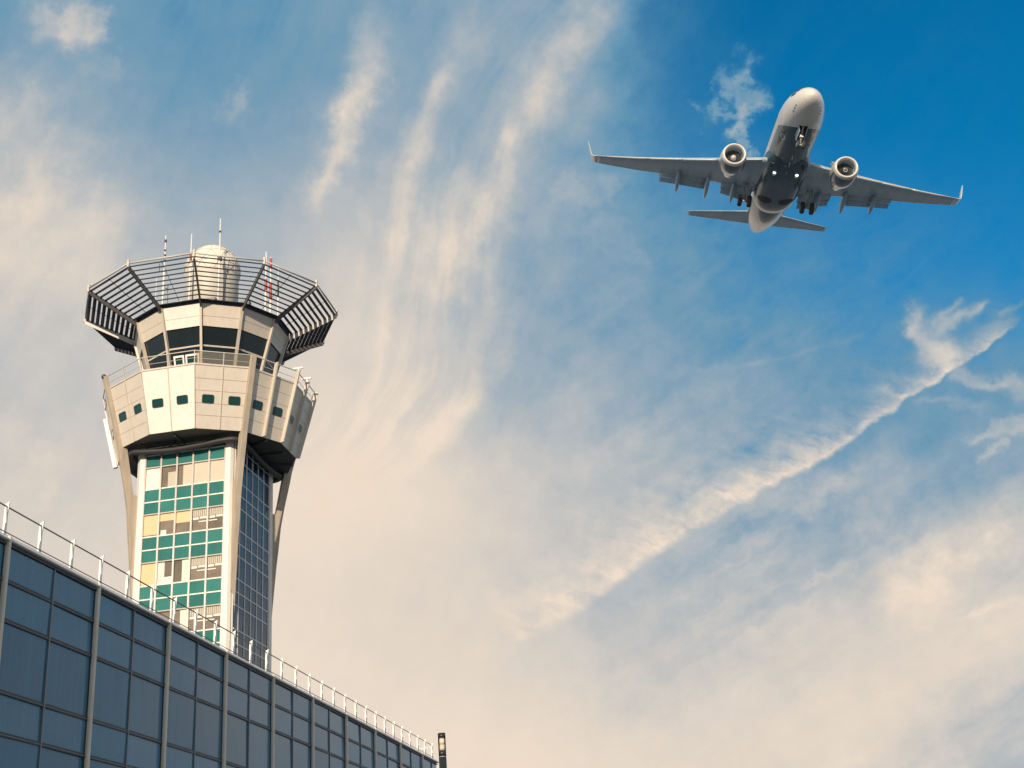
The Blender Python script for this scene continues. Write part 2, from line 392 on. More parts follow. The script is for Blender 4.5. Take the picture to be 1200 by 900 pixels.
# ------------------------------------------------------------------ mesh helper
class MB:
    def __init__(s):
        s.v, s.f, s.sm = [], [], []

    def poly(s, vs, fs, smooth=False):
        o = len(s.v)
        s.v += [Vector(p) for p in vs]
        for f in fs:
            s.f.append([i + o for i in f]); s.sm.append(smooth)
        return s

    def box(s, x0, x1, y0, y1, z0, z1):
        return s.poly([(x0, y0, z0), (x1, y0, z0), (x1, y1, z0), (x0, y1, z0), (x0, y0, z1), (x1, y0, z1), (x1, y1, z1), (x0, y1, z1)],
                      [(0, 3, 2, 1), (4, 5, 6, 7), (0, 1, 5, 4), (1, 2, 6, 5), (2, 3, 7, 6), (3, 0, 4, 7)])

    def slab(s, q, th):
        """quad q (counter-clockwise seen from outside), th thick inwards"""
        q = [Vector(p) for p in q]
        n = (q[1] - q[0]).cross(q[3] - q[0]).normalized()
        b = [p - n * th for p in q]
        return s.poly(q + b, [(0, 1, 2, 3), (7, 6, 5, 4), (1, 0, 4, 5), (2, 1, 5, 6), (3, 2, 6, 7), (0, 3, 7, 4)])

    def prism(s, ring, d):
        """planar ring of points extruded by vector d"""
        d = Vector(d); n = len(ring)
        a = [Vector(p) for p in ring]
        return s.poly(a + [p + d for p in a], [tuple(range(n))[::-1], tuple(range(n, 2 * n))] + [(i, (i + 1) % n, n + (i + 1) % n, n + i) for i in range(n)])

    def bar(s, a, b, w, h, upv=(0, 0, 1)):
        a, b = Vector(a), Vector(b)
        d = (b - a).normalized(); u = Vector(upv)
        r = d.cross(u)
        if r.length < 1e-5: r = d.cross(Vector((1, 0, 0)))
        r.normalize(); u = r.cross(d).normalized()
        r *= w / 2; u *= h / 2
        vs = [a - r - u, a + r - u, a + r + u, a - r + u, b - r - u, b + r - u, b + r + u, b - r + u]
        return s.poly(vs, [(0, 1, 2, 3), (7, 6, 5, 4), (1, 0, 4, 5), (2, 1, 5, 6), (3, 2, 6, 7), (0, 3, 7, 4)])

    def tube(s, pts, r, n=8, closed=False):
        pts = [Vector(p) for p in pts]
        rr = r if isinstance(r, (list, tuple)) else [r] * len(pts)
        o = len(s.v); N = len(pts)
        for i, p in enumerate(pts):
            if closed: d = pts[(i + 1) % N] - pts[i - 1]
            else: d = pts[min(i + 1, N - 1)] - pts[max(i - 1, 0)]
            if d.length < 1e-9: d = Vector((0, 0, 1))
            d.normalize()
            a = d.cross(Vector((0, 0, 1)))
            if a.length < 1e-3: a = d.cross(Vector((1, 0, 0)))
            a.normalize(); b = d.cross(a)
            for k in range(n):
                t = 2 * pi * k / n
                s.v.append(p + (a * cos(t) + b * sin(t)) * rr[i])
        for i in range(N if closed else N - 1):
            j = (i + 1) % N
            for k in range(n):
                l = (k + 1) % n
                s.f.append([o + i * n + k, o + i * n + l, o + j * n + l, o + j * n + k]); s.sm.append(True)
        if not closed:
            s.f.append([o + k for k in range(n)][::-1]); s.sm.append(False)
            s.f.append([o + (N - 1) * n + k for k in range(n)]); s.sm.append(False)
        return s

    def loft(s, rings, cap0=True, cap1=True, smooth=True):
        n = len(rings[0]); o = len(s.v)
        for r in rings: s.v += [Vector(p) for p in r]
        for i in range(len(rings) - 1):
            for k in range(n):
                l = (k + 1) % n
                s.f.append([o + i * n + k, o + i * n + l, o + (i + 1) * n + l, o + (i + 1) * n + k]); s.sm.append(smooth)
        if cap0: s.f.append([o + k for k in range(n)][::-1]); s.sm.append(False)
        if cap1: s.f.append([o + (len(rings) - 1) * n + k for k in range(n)]); s.sm.append(False)
        return s

    def build(s, name, m, parent=None, fix=True, bevel=0.0):
        me = bpy.data.meshes.new(name)
        me.from_pydata([tuple(v) for v in s.v], [], s.f)
        me.update()
        for p, q in zip(me.polygons, s.sm): p.use_smooth = q
        if fix:
            bm = bmesh.new(); bm.from_mesh(me)
            bmesh.ops.recalc_face_normals(bm, faces=bm.faces)
            bm.to_mesh(me); bm.free()
        me.materials.append(m)
        o = bpy.data.objects.new(name, me)
        C.objects.link(o)
        if parent: o.parent = parent
        if bevel:
            b = o.modifiers.new('bevel', 'BEVEL'); b.width = bevel; b.segments = 2; b.limit_method = 'ANGLE'
        return o


def empty(name, loc, label, cat, rz=0.0, group=None):
    o = bpy.data.objects.new(name, None)
    C.objects.link(o)
    o.location = loc; o.rotation_euler = (0, 0, rz); o.empty_display_size = 0.5
    o['label'] = label; o['category'] = cat
    if group: o['group'] = group
    return o


# ------------------------------------------------------------------ ground
g = MB().poly([(-6000, -6000, 0), (6000, -6000, 0), (6000, 6000, 0), (-6000, 6000, 0)], [(0, 1, 2, 3)]).build('ground', M['ground'], fix=False)
g['kind'] = 'structure'; g['label'] = 'dark paved airport ground under the tower and terminal'

# ------------------------------------------------------------------ terminal building (local x outwards, y along the wall)
BE = 0.14903
TOP = 17.484 + EYE
S0, S1, DEEP = -24.0, 78.3, 5.0
bld = empty('terminal_building', (-21.677, 50.693, 0), 'long terminal building with blue glass panel facade and pale pilasters', 'building', -BE)
MB().box(-DEEP, -0.25, S0, S1, 0, TOP - 0.35).build('wall', M['wall_grey'], bld)
MB().box(-DEEP + 0.3, -0.3, S0 + 0.3, S1 - 0.3, TOP - 0.348, TOP - 0.2).build('roof', M['roofing'], bld)
c_ = MB()
c_.prism([(-0.35, S0, TOP - 0.27), (0.02, S0, TOP - 0.27), (0.04, S0, TOP - 0.22), (-0.14, S0, TOP - 0.02), (-0.35, S0, TOP)], (0, S1 - S0, 0))
c_.build('cornice', M['cornice'], bld)
MB().box(-DEEP - 0.05, -0.36, S1 - 0.25, S1 + 0.05, TOP - 0.34, TOP).build('cornice', M['cornice'], bld)
depths = [0.40, 1.912, 3.565, 6.467, 8.112, 11.02, 12.66, 15.56, 17.20, TOP - 0.3]
VIS = {-1: 5, 0: 6, 1: 5, 2: 4, 3: 4, 4: 3, 5: 3, 6: 2, 7: 2, 8: 2, 9: 1}
rest = MB()
for k in range(-3, 10):
    for h in range(2):
        a0 = k * 8 + h * 4 + (0.12 if h == 0 else 0.05)
        a1 = k * 8 + h * 4 + 4 - (0.05 if h == 0 else 0.12)
        a1 = min(a1, S1 - 0.1)
        if a1 - a0 < 0.3: continue
        for r in range(len(depths) - 1):
            z1, z0 = TOP - depths[r] - 0.07, TOP - depths[r + 1] + 0.07
            plain = r in (2, 4, 6, 8)
            if r < VIS.get(k, 0):
                tl = random.uniform(-.03, .03)
                MB().poly([(-0.2 + tl, a0, z0), (-0.2, a1, z0), (-0.2 - tl, a1, z1), (-0.2, a0, z1), (-.24, a0, z0), (-.24, a1, z0), (-.24, a1, z1), (-.24, a0, z1)],
                          [(0, 1, 2, 3), (7, 6, 5, 4), (1, 0, 4, 5), (2, 1, 5, 6), (3, 2, 6, 7), (0, 3, 7, 4)]).build('glass_panel', M['glass_plain' if plain else 'glass_frit'], bld)
            else:
                rest.box(-0.24, -0.2, a0, a1, z0, z1)
o = rest.build('lower_glazing', M['glass_plain'], bld); o['kind'] = 'stuff'
for r in range(1, len(depths) - 1):               # twin dark transom lines
    z = TOP - depths[r]
    t_ = MB().box(-0.23, -0.13, S0, S1, z + 0.025, z + 0.085).box(-0.23, -0.13, S0, S1, z - 0.085, z - 0.025)
    o = t_.build('transom', M['frame_dark'], bld)
    MB().box(-0.225, -0.15, S0, S1, z - 0.022, z + 0.022).build('transom_strip', M['frame_grey'], o)
MB().box(-0.23, -0.10, S0, S1, TOP - 0.44, TOP - 0.365).build('transom', M['frame_dark'], bld)
for k in range(-3, 10):
    if k * 8 + 4 < S1:
        MB().box(-0.228, -0.12, k * 8 + 3.955, k * 8 + 4.045, 0.05, TOP - 0.45).build('mullion', M['frame_grey'], bld)
    s = k * 8
    pr = [(-0.24, s - 0.10), (-0.06, s - 0.10), (-0.01, s - 0.085), (0.03, s - 0.045), (0.04, s), (0.03, s + 0.045), (-0.01, s + 0.085), (-0.06, s + 0.10), (-0.24, s + 0.10)]
    MB().prism([(a_, b_, 0.05) for a_, b_ in pr], (0, 0, TOP - 0.12)).build('pilaster', M['alu'], bld)
    MB().box(-0.238, -0.16, s - 0.16, s + 0.16, 0.06, TOP - 0.375).build('pilaster_frame', M['frame_dark'], bld)

# railing on the roof edge
rl = empty('roof_railing', (-21.677, 50.693, TOP), 'white railing posts joined by thin rails along the terminal roof edge', 'railing', -BE)
posts = [(-2.9 + 2.853 * i) for i in range(-6, 29)]
posts = [p for p in posts if p < S1 - 0.4]
for p in posts:
    q = MB().box(-0.385, -0.225, p - 0.03, p + 0.03, -0.18, 1.02)
    q.prism([(-0.385, p - 0.03, 1.02), (-0.215, p - 0.03, 1.02), (-0.17, p - 0.03, 1.50), (-0.36, p - 0.03, 1.40)], (0, 0.06, 0))
    q.build('post', M['rail_white'], rl)
MB().tube([(-0.27, S0, 1.27), (-0.27, S1 - 1.2, 1.27)], 0.033, 6).build('rail', M['cable'], rl)
MB().tube([(-0.20, S0, 0.12), (-0.20, S1 - 1.2, 0.12)], 0.022, 6).build('rail', M['cable'], rl)
MB().tube([(-0.27, S1 - 1.3, 1.05), (-2.6, S1 - 1.3, 1.05)], 0.045, 6).build('rail', M['rail_white'], rl)
MB().box(-2.66, -2.58, S1 - 1.37, S1 - 1.23, -0.18, 1.2).build('post', M['rail_white'], rl)

# ------------------------------------------------------------------ control tower (local -y = lit glazed face, +x = blue glazed face)
TX, TY = -25.252, 95.610
tw = empty('control_tower', (TX, TY, 0), 'beige airport control tower with flared gallery, dark cab windows and slatted sunshade', 'control tower', -BE)


def pv(k, r, z):                                   # vertex k of a twelve-sided ring
    a = R(45 + 30 * k)
    return Vector((r * sin(a), r * cos(a), z))


E_ = EYE
ZB, RB, ZR, RR = 37.988 + E_, 7.146, 43.863 + E_, 8.70
ZP = ZR - 1.08
def rg(z): return RB + (z - ZB) * (RR - RB) / (ZR - ZB)

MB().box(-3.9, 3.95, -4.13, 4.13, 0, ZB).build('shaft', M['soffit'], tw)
for sx in (-1, 1):                                 # chamfered corner pillars
    for sy in (-1, 1):
        if sx > 0 and sy < 0: ring = [(3.36, 4.36), (3.72, 4.36), (4.05, 3.98), (3.86, 3.9), (3.36, 4.0)]
        else: ring = [(3.36, 4.36), (3.72, 4.36), (4.17, 3.85), (4.17, 3.22), (3.86, 3.22), (3.86, 4.0), (3.36, 4.0)]
        ring = [(sx * a, sy * b, 0) for a, b in ring]
        MB().prism(ring, (0, 0, ZB - 0.01)).build('corner_pillar', M['pillar'], tw)
# storeys: tall window, two spandrels
zs = []
z = 36.25
lev = [('s', 36.28 + E_, 37.30 + E_), ('s', 37.33 + E_, 37.95 + E_)]
while z > 1.0:
    lev.append(('w', z - 1.76 + E_, z + E_))
    if z - 1.76 < 0: break
    lev.append(('s', z - 2.80 + E_, z - 1.79 + E_))
    lev.append(('s', z - 3.82 + E_, z - 2.83 + E_))
    z -= 3.85
XL, YF = 3.30, -4.263
cols = 5
cw = 2 * XL / cols
hid = MB()
nw = 0
# (blind material, from, to) in fractions of the pane height for each column of a storey, as the photograph shows them
BL = [
    [('blind_white', 0, .97), None, None, ('pane_pale', 0, 1), ('pane_pale', 0, 1)],
    [('blind_tan', .05, 1), ('blind_tan', .62, 1), ('blind_tan', .45, 1), 'office', 'office'],
    [('blind_tan', .0, 1), 'halfr', 'halfl', 'office', 'office'],
    [None, None, 'halfl', 'office', 'office'],
]
fl = -1
for kind, z0, z1 in lev:
    if kind == 'w': fl += 1
    for c in range(cols):
        x0, x1 = -XL + c * cw + 0.07, -XL + (c + 1) * cw - 0.07
        if z1 < 22 + E_:
            hid.box(x0, x1, YF, YF + 0.06, z0 + 0.04, z1 - 0.04); continue
        if kind == 's':
            MB().slab([(x0, YF, z0 + .04), (x1, YF, z0 + .04), (x1, YF + random.uniform(0, .006), z1 - .04), (x0, YF, z1 - .04)], 0.06).build('spandrel_panel', M['teal'], tw)
        else:
            sp_ = BL[min(fl, 3)][c]
            m_ = M['pane']
            w_ = MB().slab([(x0, YF + .05, z0 + .04), (x1, YF + .05, z0 + .04), (x1, YF + .05, z1 - .04), (x0, YF + .05, z1 - .04)], 0.05).build('window', m_, tw)
            h = z1 - z0
            if isinstance(sp_, tuple):
                MB().box(x0 + .01, x1 - .01, YF + .025, YF + .045, z0 + .05 + h * sp_[1], z1 - .05 if sp_[2] == 1 else z0 + h * sp_[2]).build('blind', M[sp_[0]], w_)
                if sp_[1] in (.62, .05):
                    MB().box(x0 + .1, x0 + .55, YF + .028, YF + .044, z0 + .05, z0 + (.42 if sp_[1] == .62 else .07)).build('desk_item', M['blind_white'], w_)
            elif sp_ in ('halfr', 'halfl'):
                a, b = (x0 + .01, x0 + .55) if sp_ == 'halfr' else (x1 - .55, x1 - .01)
                q = MB()
                for i in range(6):
                    u = a + (b - a) * i / 6
                    q.box(u, u + (b - a) / 6 - .012, YF + .022 + .008 * (i % 2), YF + .045, z0 + .05, z1 - .06)
                if sp_ == 'halfr': q.box(x0 + .55, x1 - .02, YF + .026, YF + .045, z0 + .05, z0 + .55)
                q.build('curtain', M['blind_white'], w_)
            elif sp_ == 'office':
                q = MB()
                for i in range(7):
                    u = x0 + .05 + (x1 - x0 - .1) * i / 7
                    q.box(u, u + (x1 - x0) / 7 - .05, YF + .022 + .008 * (i % 2), YF + .044, z1 - .62, z1 - .06)
                q.build('curtain', M['curtain'], w_)
                q = MB().box(x0 + .06, x0 + .52, YF + .02, YF + .044, z1 - .84, z1 - .66).box(x0 + .6, x1 - .02, YF + .02, YF + .044, z1 - .80, z1 - .64)
                q.box(x0 + (.5 if c == 3 else .02), x1 - (.02 if c == 3 else .5), YF + .02, YF + .044, z1 - 1.06, z1 - .98)
                q.build('ceiling_lamp', M['blind_white'], w_)
            elif c == 1 and fl == 0:
                MB().box(x0 + .5, x1 - .02, YF + .03, YF + .046, z0 + .06, z1 - .5).build('blind', M['curtain'], w_)
            elif c == 2 and fl == 0:
                MB().box(x0 + .42, x1 - .02, YF + .03, YF + .046, z0 + .06, z1 - .08).build('blind', M['pane_pale'], w_)
o = hid.build('lower_glazing', M['teal'], tw); o['kind'] = 'stuff'
for c in range(cols + 1):
    x = -XL + c * cw
    MB().tube([(x, YF - .05, 0.1), (x, YF - .05, ZB - .02)], 0.085, 16).build('mullion', M['mullion'], tw)
t_ = MB()
for kind, z0, z1 in lev:
    t_.box(-XL, XL, YF - .035, YF + .055, z1 - .035, z1 + .065)
t_.build('transom', M['pillar'], tw)
q = MB()
for kind, z0, z1 in lev:
    if kind == 'w' and z1 > 22: q.box(-XL, XL, YF - .12, YF - .036, z1 - .02, z1 + .05)
q.build('drip_ledge', M['rib'], tw)
# blue face
YL, XF = 3.12, 4.083
cw2 = 2 * YL / cols
hid = MB()
for kind, z0, z1 in lev:
    for c in range(-1, cols):
        y0, y1 = max(-3.90, -YL + c * cw2 + 0.05), -YL + (c + 1) * cw2 - 0.05
        if z1 < 20 + E_: hid.box(XF - .06, XF, y0, y1, z0 + .03, z1 - .03); continue
        MB().slab([(XF, y0, z0 + .03), (XF - random.uniform(0, .025), y1, z0 + .03), (XF, y1, z1 - .03), (XF, y0, z1 - .03)], 0.05).build('window' if kind == 'w' else 'spandrel_panel', M['blue'], tw)
o = hid.build('lower_glazing', M['blue'], tw); o['kind'] = 'stuff'
q = MB()
for c in range(cols + 1):
    y = -YL + c * cw2
    q.box(XF - .05, XF + .05, y - .045, y + .045, 0.1, ZB - .02)
q.build('mullion', M['cornice'], tw)
q = MB()
for kind, z0, z1 in lev: q.box(XF - .048, XF + .03, -3.9, YL, z1 - .025, z1 + .055)
q.build('transom', M['cornice'], tw)
# plain back faces
MB().box(-XL, XL, 4.14, 4.26, 0.1, ZB - .02).build('back_wall', M['panel'], tw)
MB().box(-4.05, -3.91, -3.2, 3.2, 0.1, ZB - .02).build('back_wall', M['panel'], tw)

# four curved fins that carry the gallery
prof_o = [(5.15, 0), (5.25, 14), (5.49, 23.1), (5.75, 26.3), (6.06, 29.7), (6.24, 31.2), (6.42, 33), (6.72, 34.7), (7.24, 37.1), (7.40, 37.99), (8.97, 43.80)]
prof_i = [(8.62, 43.80), (7.08, 38.02), (6.72, 37.95), (6.16, 34.9), (6.02, 34.2), (5.56, 34.15), (4.9, 34.0), (4.9, 0)]
for k in (0, 3, 6, 9):
    a = R(45 + 30 * k)
    dr = Vector((sin(a), cos(a), 0)); tn = Vector((cos(a), -sin(a), 0)) * 0.22
    ring = [dr * r_ + Vector((0, 0, z_ + (E_ if z_ > 0 else 0))) - tn for r_, z_ in prof_o + prof_i]
    MB().prism(ring, tn * 2).build('support_fin', M['concrete'], tw, bevel=0.025)

# gallery: soffit, inner drum, wall panels with portholes
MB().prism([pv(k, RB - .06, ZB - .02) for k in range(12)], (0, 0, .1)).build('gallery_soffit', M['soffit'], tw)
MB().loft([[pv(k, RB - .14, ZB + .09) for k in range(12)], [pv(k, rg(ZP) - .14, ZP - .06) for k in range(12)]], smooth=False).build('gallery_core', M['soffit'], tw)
fr_rows = [0, .21, .40, .60, .79, 1.0]


def lerp(a, b, t): return a + (b - a) * t


for k in range(12):
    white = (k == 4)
    b0, b1, t0, t1 = pv(k + 1, RB, ZB), pv(k, RB, ZB), pv(k + 1, rg(ZP), ZP), pv(k, rg(ZP), ZP)
    P_ = lambda u, v: lerp(lerp(b0, b1, u), lerp(t0, t1, u), v)
    q = MB()
    rows_ = [0, 1.0] if white else fr_rows
    for h in (0, .5):
        for i in range(len(rows_) - 1):
            v0, v1 = rows_[i] + (0.0025 if i else 0), rows_[i + 1] - (0.0025 if i < len(rows_) - 2 else 0)
            q.slab([P_(h + .006, v0), P_(h + .494, v0), P_(h + .494, v1), P_(h + .006, v1)], 0.08)
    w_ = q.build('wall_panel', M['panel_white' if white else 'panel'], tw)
    nrm = (b1 - b0).cross(t0 - b0).normalized()
    if nrm.dot(pv(k, 1, 0) + pv(k + 1, 1, 0)) < 0: nrm = -nrm
    uu = (b1 - b0).normalized(); vv = (t0 + t1 - b0 - b1).normalized()
    for h in (.25, .75):
        c0 = P_(h, .47)
        def rr(hw, hh, r_, off):
            pts = []
            for cx_, cy_, a0 in ((hw - r_, hh - r_, 0), (-hw + r_, hh - r_, 90), (-hw + r_, -hh + r_, 180), (hw - r_, -hh + r_, 270)):
                for j in range(5):
                    a = R(a0 + 22.5 * j)
                    pts.append(c0 + uu * (cx_ + r_ * cos(a)) + vv * (cy_ + r_ * sin(a)) + nrm * off)
            return pts
        p_ = MB().prism(rr(.40, .29, .10, .004), nrm * .016).build('porthole', M['port'], w_)
        f_ = MB(); A, B = rr(.46, .35, .14, .003), rr(.40, .29, .10, .003); n = len(A)
        A2, B2 = [p + nrm * .03 for p in A], [p + nrm * .03 for p in B]
        f_.poly(A + B + A2 + B2, [f for i in range(n) for f in ((2 * n + i, 2 * n + (i + 1) % n, 3 * n + (i + 1) % n, 3 * n + i), (i, (i + 1) % n, 2 * n + (i + 1) % n, 2 * n + i), (n + i, 3 * n + i, 3 * n + (i + 1) % n, n + (i + 1) % n))])
        f_.build('frame', M['frame_dark' if not (k in (1,)) else 'rim'], p_)
# ribs at the joints
for k in range(12):
    for h in (0, .5):
        if h == 0 and k % 3 == 0: continue
        bt = lerp(pv(k, RB, ZB), pv(k + 1, RB, ZB), h); tp = lerp(pv(k, RR, ZR), pv(k + 1, RR, ZR), h)
        rad = Vector((bt.x, bt.y, 0)).normalized()
        big = k in (1, 2) or (k == 3 and False)
        dpt = 0.30 if k in (1, 2) else 0.07
        if k == 2 and h == .5: dpt = 0.34
        w = 0.13 if dpt > .1 else 0.06
        tp = lerp(bt, tp, (ZP + .02 - ZB) / (ZR - ZB)) if dpt < .1 else tp
        tn = Vector((rad.y, -rad.x, 0)) * (w / 2)
        MB().prism([bt - tn - rad * .02, bt - tn + rad * dpt, tp - tn + rad * dpt, tp - tn - rad * .02], tn * 2).build('rib', M['rib'], tw)
# parapet cap and deck
q = MB()
for k in range(12):
    q.slab([pv(k, rg(ZP) - .2, ZP + .002), pv(k, rg(ZP) + .06, ZP + .002), pv(k + 1, rg(ZP) + .06, ZP + .002), pv(k + 1, rg(ZP) - .2, ZP + .002)], .14)
q.build('parapet_cap', M['rib'], tw)
MB().prism([pv(k, rg(ZP) - .25, ZP - .35) for k in range(12)], (0, 0, .12)).build('gallery_deck', M['roofing'], tw)
# gallery guardrail
gr = MB()
for zz, rad_ in ((ZR, .042), (ZP + .52, .02)):
    gr.tube([pv(k, rg(zz) - .03, zz) for k in range(12)], rad_, 6, closed=True)
gr = gr.build('guardrail', M['rim'], tw)
for k in range(12):
    for h in (0, .5):
        b_, t_ = (lerp(pv(k, rg(zz) - .03, zz), pv(k + 1, rg(zz) - .03, zz), h) for zz in (ZP - .05, ZR))
        MB().bar(b_, t_, .07, .07, (b_.x, b_.y, 0)).build('post', M['rim'], gr)
    a_ = [pv(k, rg(ZP + .1) - .03, ZP + .1), pv(k + 1, rg(ZP + .1) - .03, ZP + .1), pv(k + 1, rg(ZR - .06) - .03, ZR - .06), pv(k, rg(ZR - .06) - .03, ZR - .06)]
    if k in (3, 9, 10): MB().slab([lerp(a_[0], a_[1], .02), lerp(a_[0], a_[1], .98), lerp(a_[3], a_[2], .98), lerp(a_[3], a_[2], .02)], .012).build('glass_infill', M['infill'], gr)
# small fittings on the rail at the right, camera at the left
q = MB()
for k, h in ((1, .45), (1, .92)):
    p_ = lerp(pv(k, rg(ZR), ZR), pv(k + 1, rg(ZR), ZR), h)
    q.bar(p_ + Vector((0, 0, -.1)), p_ + Vector((0, 0, .42)), .09, .09).bar(p_ + Vector((-.45, 0, .42)), p_ + Vector((.35, 0, .42)), .12, .14)
    q.bar(p_ + Vector((-.1, 0, -.2)), p_ + Vector((-.1, 0, -.9)), .14, .14)
q.build('floodlight', M['rail_white'], tw)
p_ = pv(6, RR + .18, ZR - .05)
MB().loft([[p_ + Vector((r_ * cos(a), r_ * sin(a), zz)) for a in [2 * pi * i / 10 for i in range(10)]] for zz, r_ in ((-.2, .06), (-.14, .17), (0, .21), (.13, .16), (.2, .05))]).build('camera_dome', M['mast_dark'], tw)
# white duct on the left flank
a_ = pv(7, RB, ZB); b_ = pv(7, rg(42.0 + E_), 42.0 + E_); o_ = Vector((a_.x, a_.y, 0)).normalized() * .17
MB().bar(a_ + o_ + Vector((0, 0, -.3)), b_ + o_, .34, .34, (a_.x, a_.y, 0)).build('duct', M['rail_white'], tw, bevel=.04)

# sagging pipe round the head of the shaft
pth = []
hx, hy, rc = 4.62, 4.95, 0.75
for cx_, cy_, a0 in ((hx - rc, -hy + rc, -90), (hx - rc, hy - rc, 0), (-hx + rc, hy - rc, 90), (-hx + rc, -hy + rc, 180)):
    for j in range(5):
        a = R(a0 + 22.5 * j)
        pth.append((cx_ + rc * cos(a), cy_ + rc * sin(a)))
full = []
for i in range(len(pth)):
    p, n_ = Vector((*pth[i], 0)), Vector((*pth[(i + 1) % len(pth)], 0))
    L = (n_ - p).length; m = 10 if L > 2 else 1
    for j in range(m):
        t = j / m
        full.append(lerp(p, n_, t) + Vector((0, 0, 37.52 + E_ - (0.20 * sin(pi * t) + 0.05 * sin(5 * t + i) if m > 1 else 0))))
MB().tube(full, 0.22, 10, closed=True).build('pipe', M['pipe'], tw)
q = MB()
for i in range(14):
    u = random.uniform(-1.0, .3)
    p = Vector((u - .3, -hy - .1 + random.uniform(-.1, .1), 37.5 + E_ + random.uniform(-.15, .3)))
    q.tube([p, p + Vector((random.uniform(-.3, .3), random.uniform(-.1, .1), random.uniform(-.25, .25))), p + Vector((random.uniform(-.6, .6), 0, random.uniform(-.4, .2)))], .03, 5)
q.build('hose_bundle', M['pipe'], tw)
for a, b in (((-4.3, 0), (-6.4, 0)), ((4.3, 0), (6.4, 0)), ((0, -4.4), (0, -6.4)), ((3.6, 3.8), (4.9, 5.1)), ((4.2, -2), (6.2, -3)), ((4.2, 2), (6.2, 3))):
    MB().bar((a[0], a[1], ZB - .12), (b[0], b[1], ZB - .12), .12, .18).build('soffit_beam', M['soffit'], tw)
# the cab
ZC, RC_, ZT, RT = 42.3 + E_, 4.45, 49.239 + E_, 6.427
def rcab(z): return RC_ + (z - ZC) * (RT - RC_) / (ZT - ZC)
ZW1, ZW0, ZWm = 47.42 + E_, 43.6 + E_, 45.85 + E_
MB().loft([[pv(k, rcab(z_) - .22, z_) for k in range(12)] for z_ in (ZC, ZT - .05)], smooth=False).build('cab_core', M['mast_dark'], tw)
for k in range(12):
    def quad(z0, z1, inset=0.0, off=0.0):
        return [lerp(pv(k + 1, rcab(z0) + off, z0), pv(k, rcab(z0) + off, z0), inset), lerp(pv(k + 1, rcab(z0) + off, z0), pv(k, rcab(z0) + off, z0), 1 - inset),
                lerp(pv(k + 1, rcab(z1) + off, z1), pv(k, rcab(z1) + off, z1), 1 - inset), lerp(pv(k + 1, rcab(z1) + off, z1), pv(k, rcab(z1) + off, z1), inset)]
    zm = (ZW1 + ZT) / 2 - .1
    q = MB().slab(quad(ZW1 + .02, zm - .012, .035), .12).slab(quad(zm + .012, ZT - .02, .035), .12)
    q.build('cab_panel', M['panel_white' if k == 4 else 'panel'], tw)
    w_ = MB().slab(quad(ZW0, ZW1, .03, -.12), .06).build('cab_window', M['cab_glass'], tw)
    MB().slab(quad(ZWm, ZWm + .13, .03, -.06), .055).build('transom', M['rib'], w_)
    MB().slab(quad(ZC, ZW0 - .01, .03, -.05), .1).build('cab_panel', M['panel'], tw)
    a_, b_ = pv(k, rcab(ZC) + .02, ZC), pv(k, RT + .02, ZT - .03)
    MB().bar(a_, b_, .19, .24, (a_.x, a_.y, 0)).build('cab_post', M['rib'], tw)
# white glazed doors on to the gallery
k = 4
dr_ = MB()
fa = lambda u, z_, off: lerp(pv(k + 1, rcab(z_) + off, z_), pv(k, rcab(z_) + off, z_), u)
dz0, dz1 = 42.75 + E_, 45.25 + E_
for u0, u1 in ((.16, .48), (.52, .94)):
    for ua, ub, za, zb_ in ((u0, u0 + .05, dz0, dz1), (u1 - .05, u1, dz0, dz1), (u0 + .05, u1 - .05, dz1 - .16, dz1), (u0 + .05, u1 - .05, dz1 - .95, dz1 - .83)):
        dr_.slab([fa(ua, za, .14), fa(ub, za, .14), fa(ub, zb_, .14), fa(ua, zb_, .14)], .1)
d_ = dr_.build('door', M['rail_white'], tw)
MB().slab([fa(.17, dz0, .02), fa(.93, dz0, .02), fa(.93, dz1 - .1, .02), fa(.17, dz1 - .1, .02)], .03).build('pane', M['port'], d_)
MB().prism([pv(k, RT - .02, ZT - .04) for k in range(12)], (0, 0, .16)).build('cab_roof', M['roofing'], tw)
# dark gutter line under the sunshade
q = MB()
for k in range(12):
    q.slab([pv(k + 1, RT + .05, ZT - .03), pv(k, RT + .05, ZT - .03), pv(k, RT + .14, ZT + .30), pv(k + 1, RT + .14, ZT + .30)], .10)
q.build('gutter', M['slat'], tw)
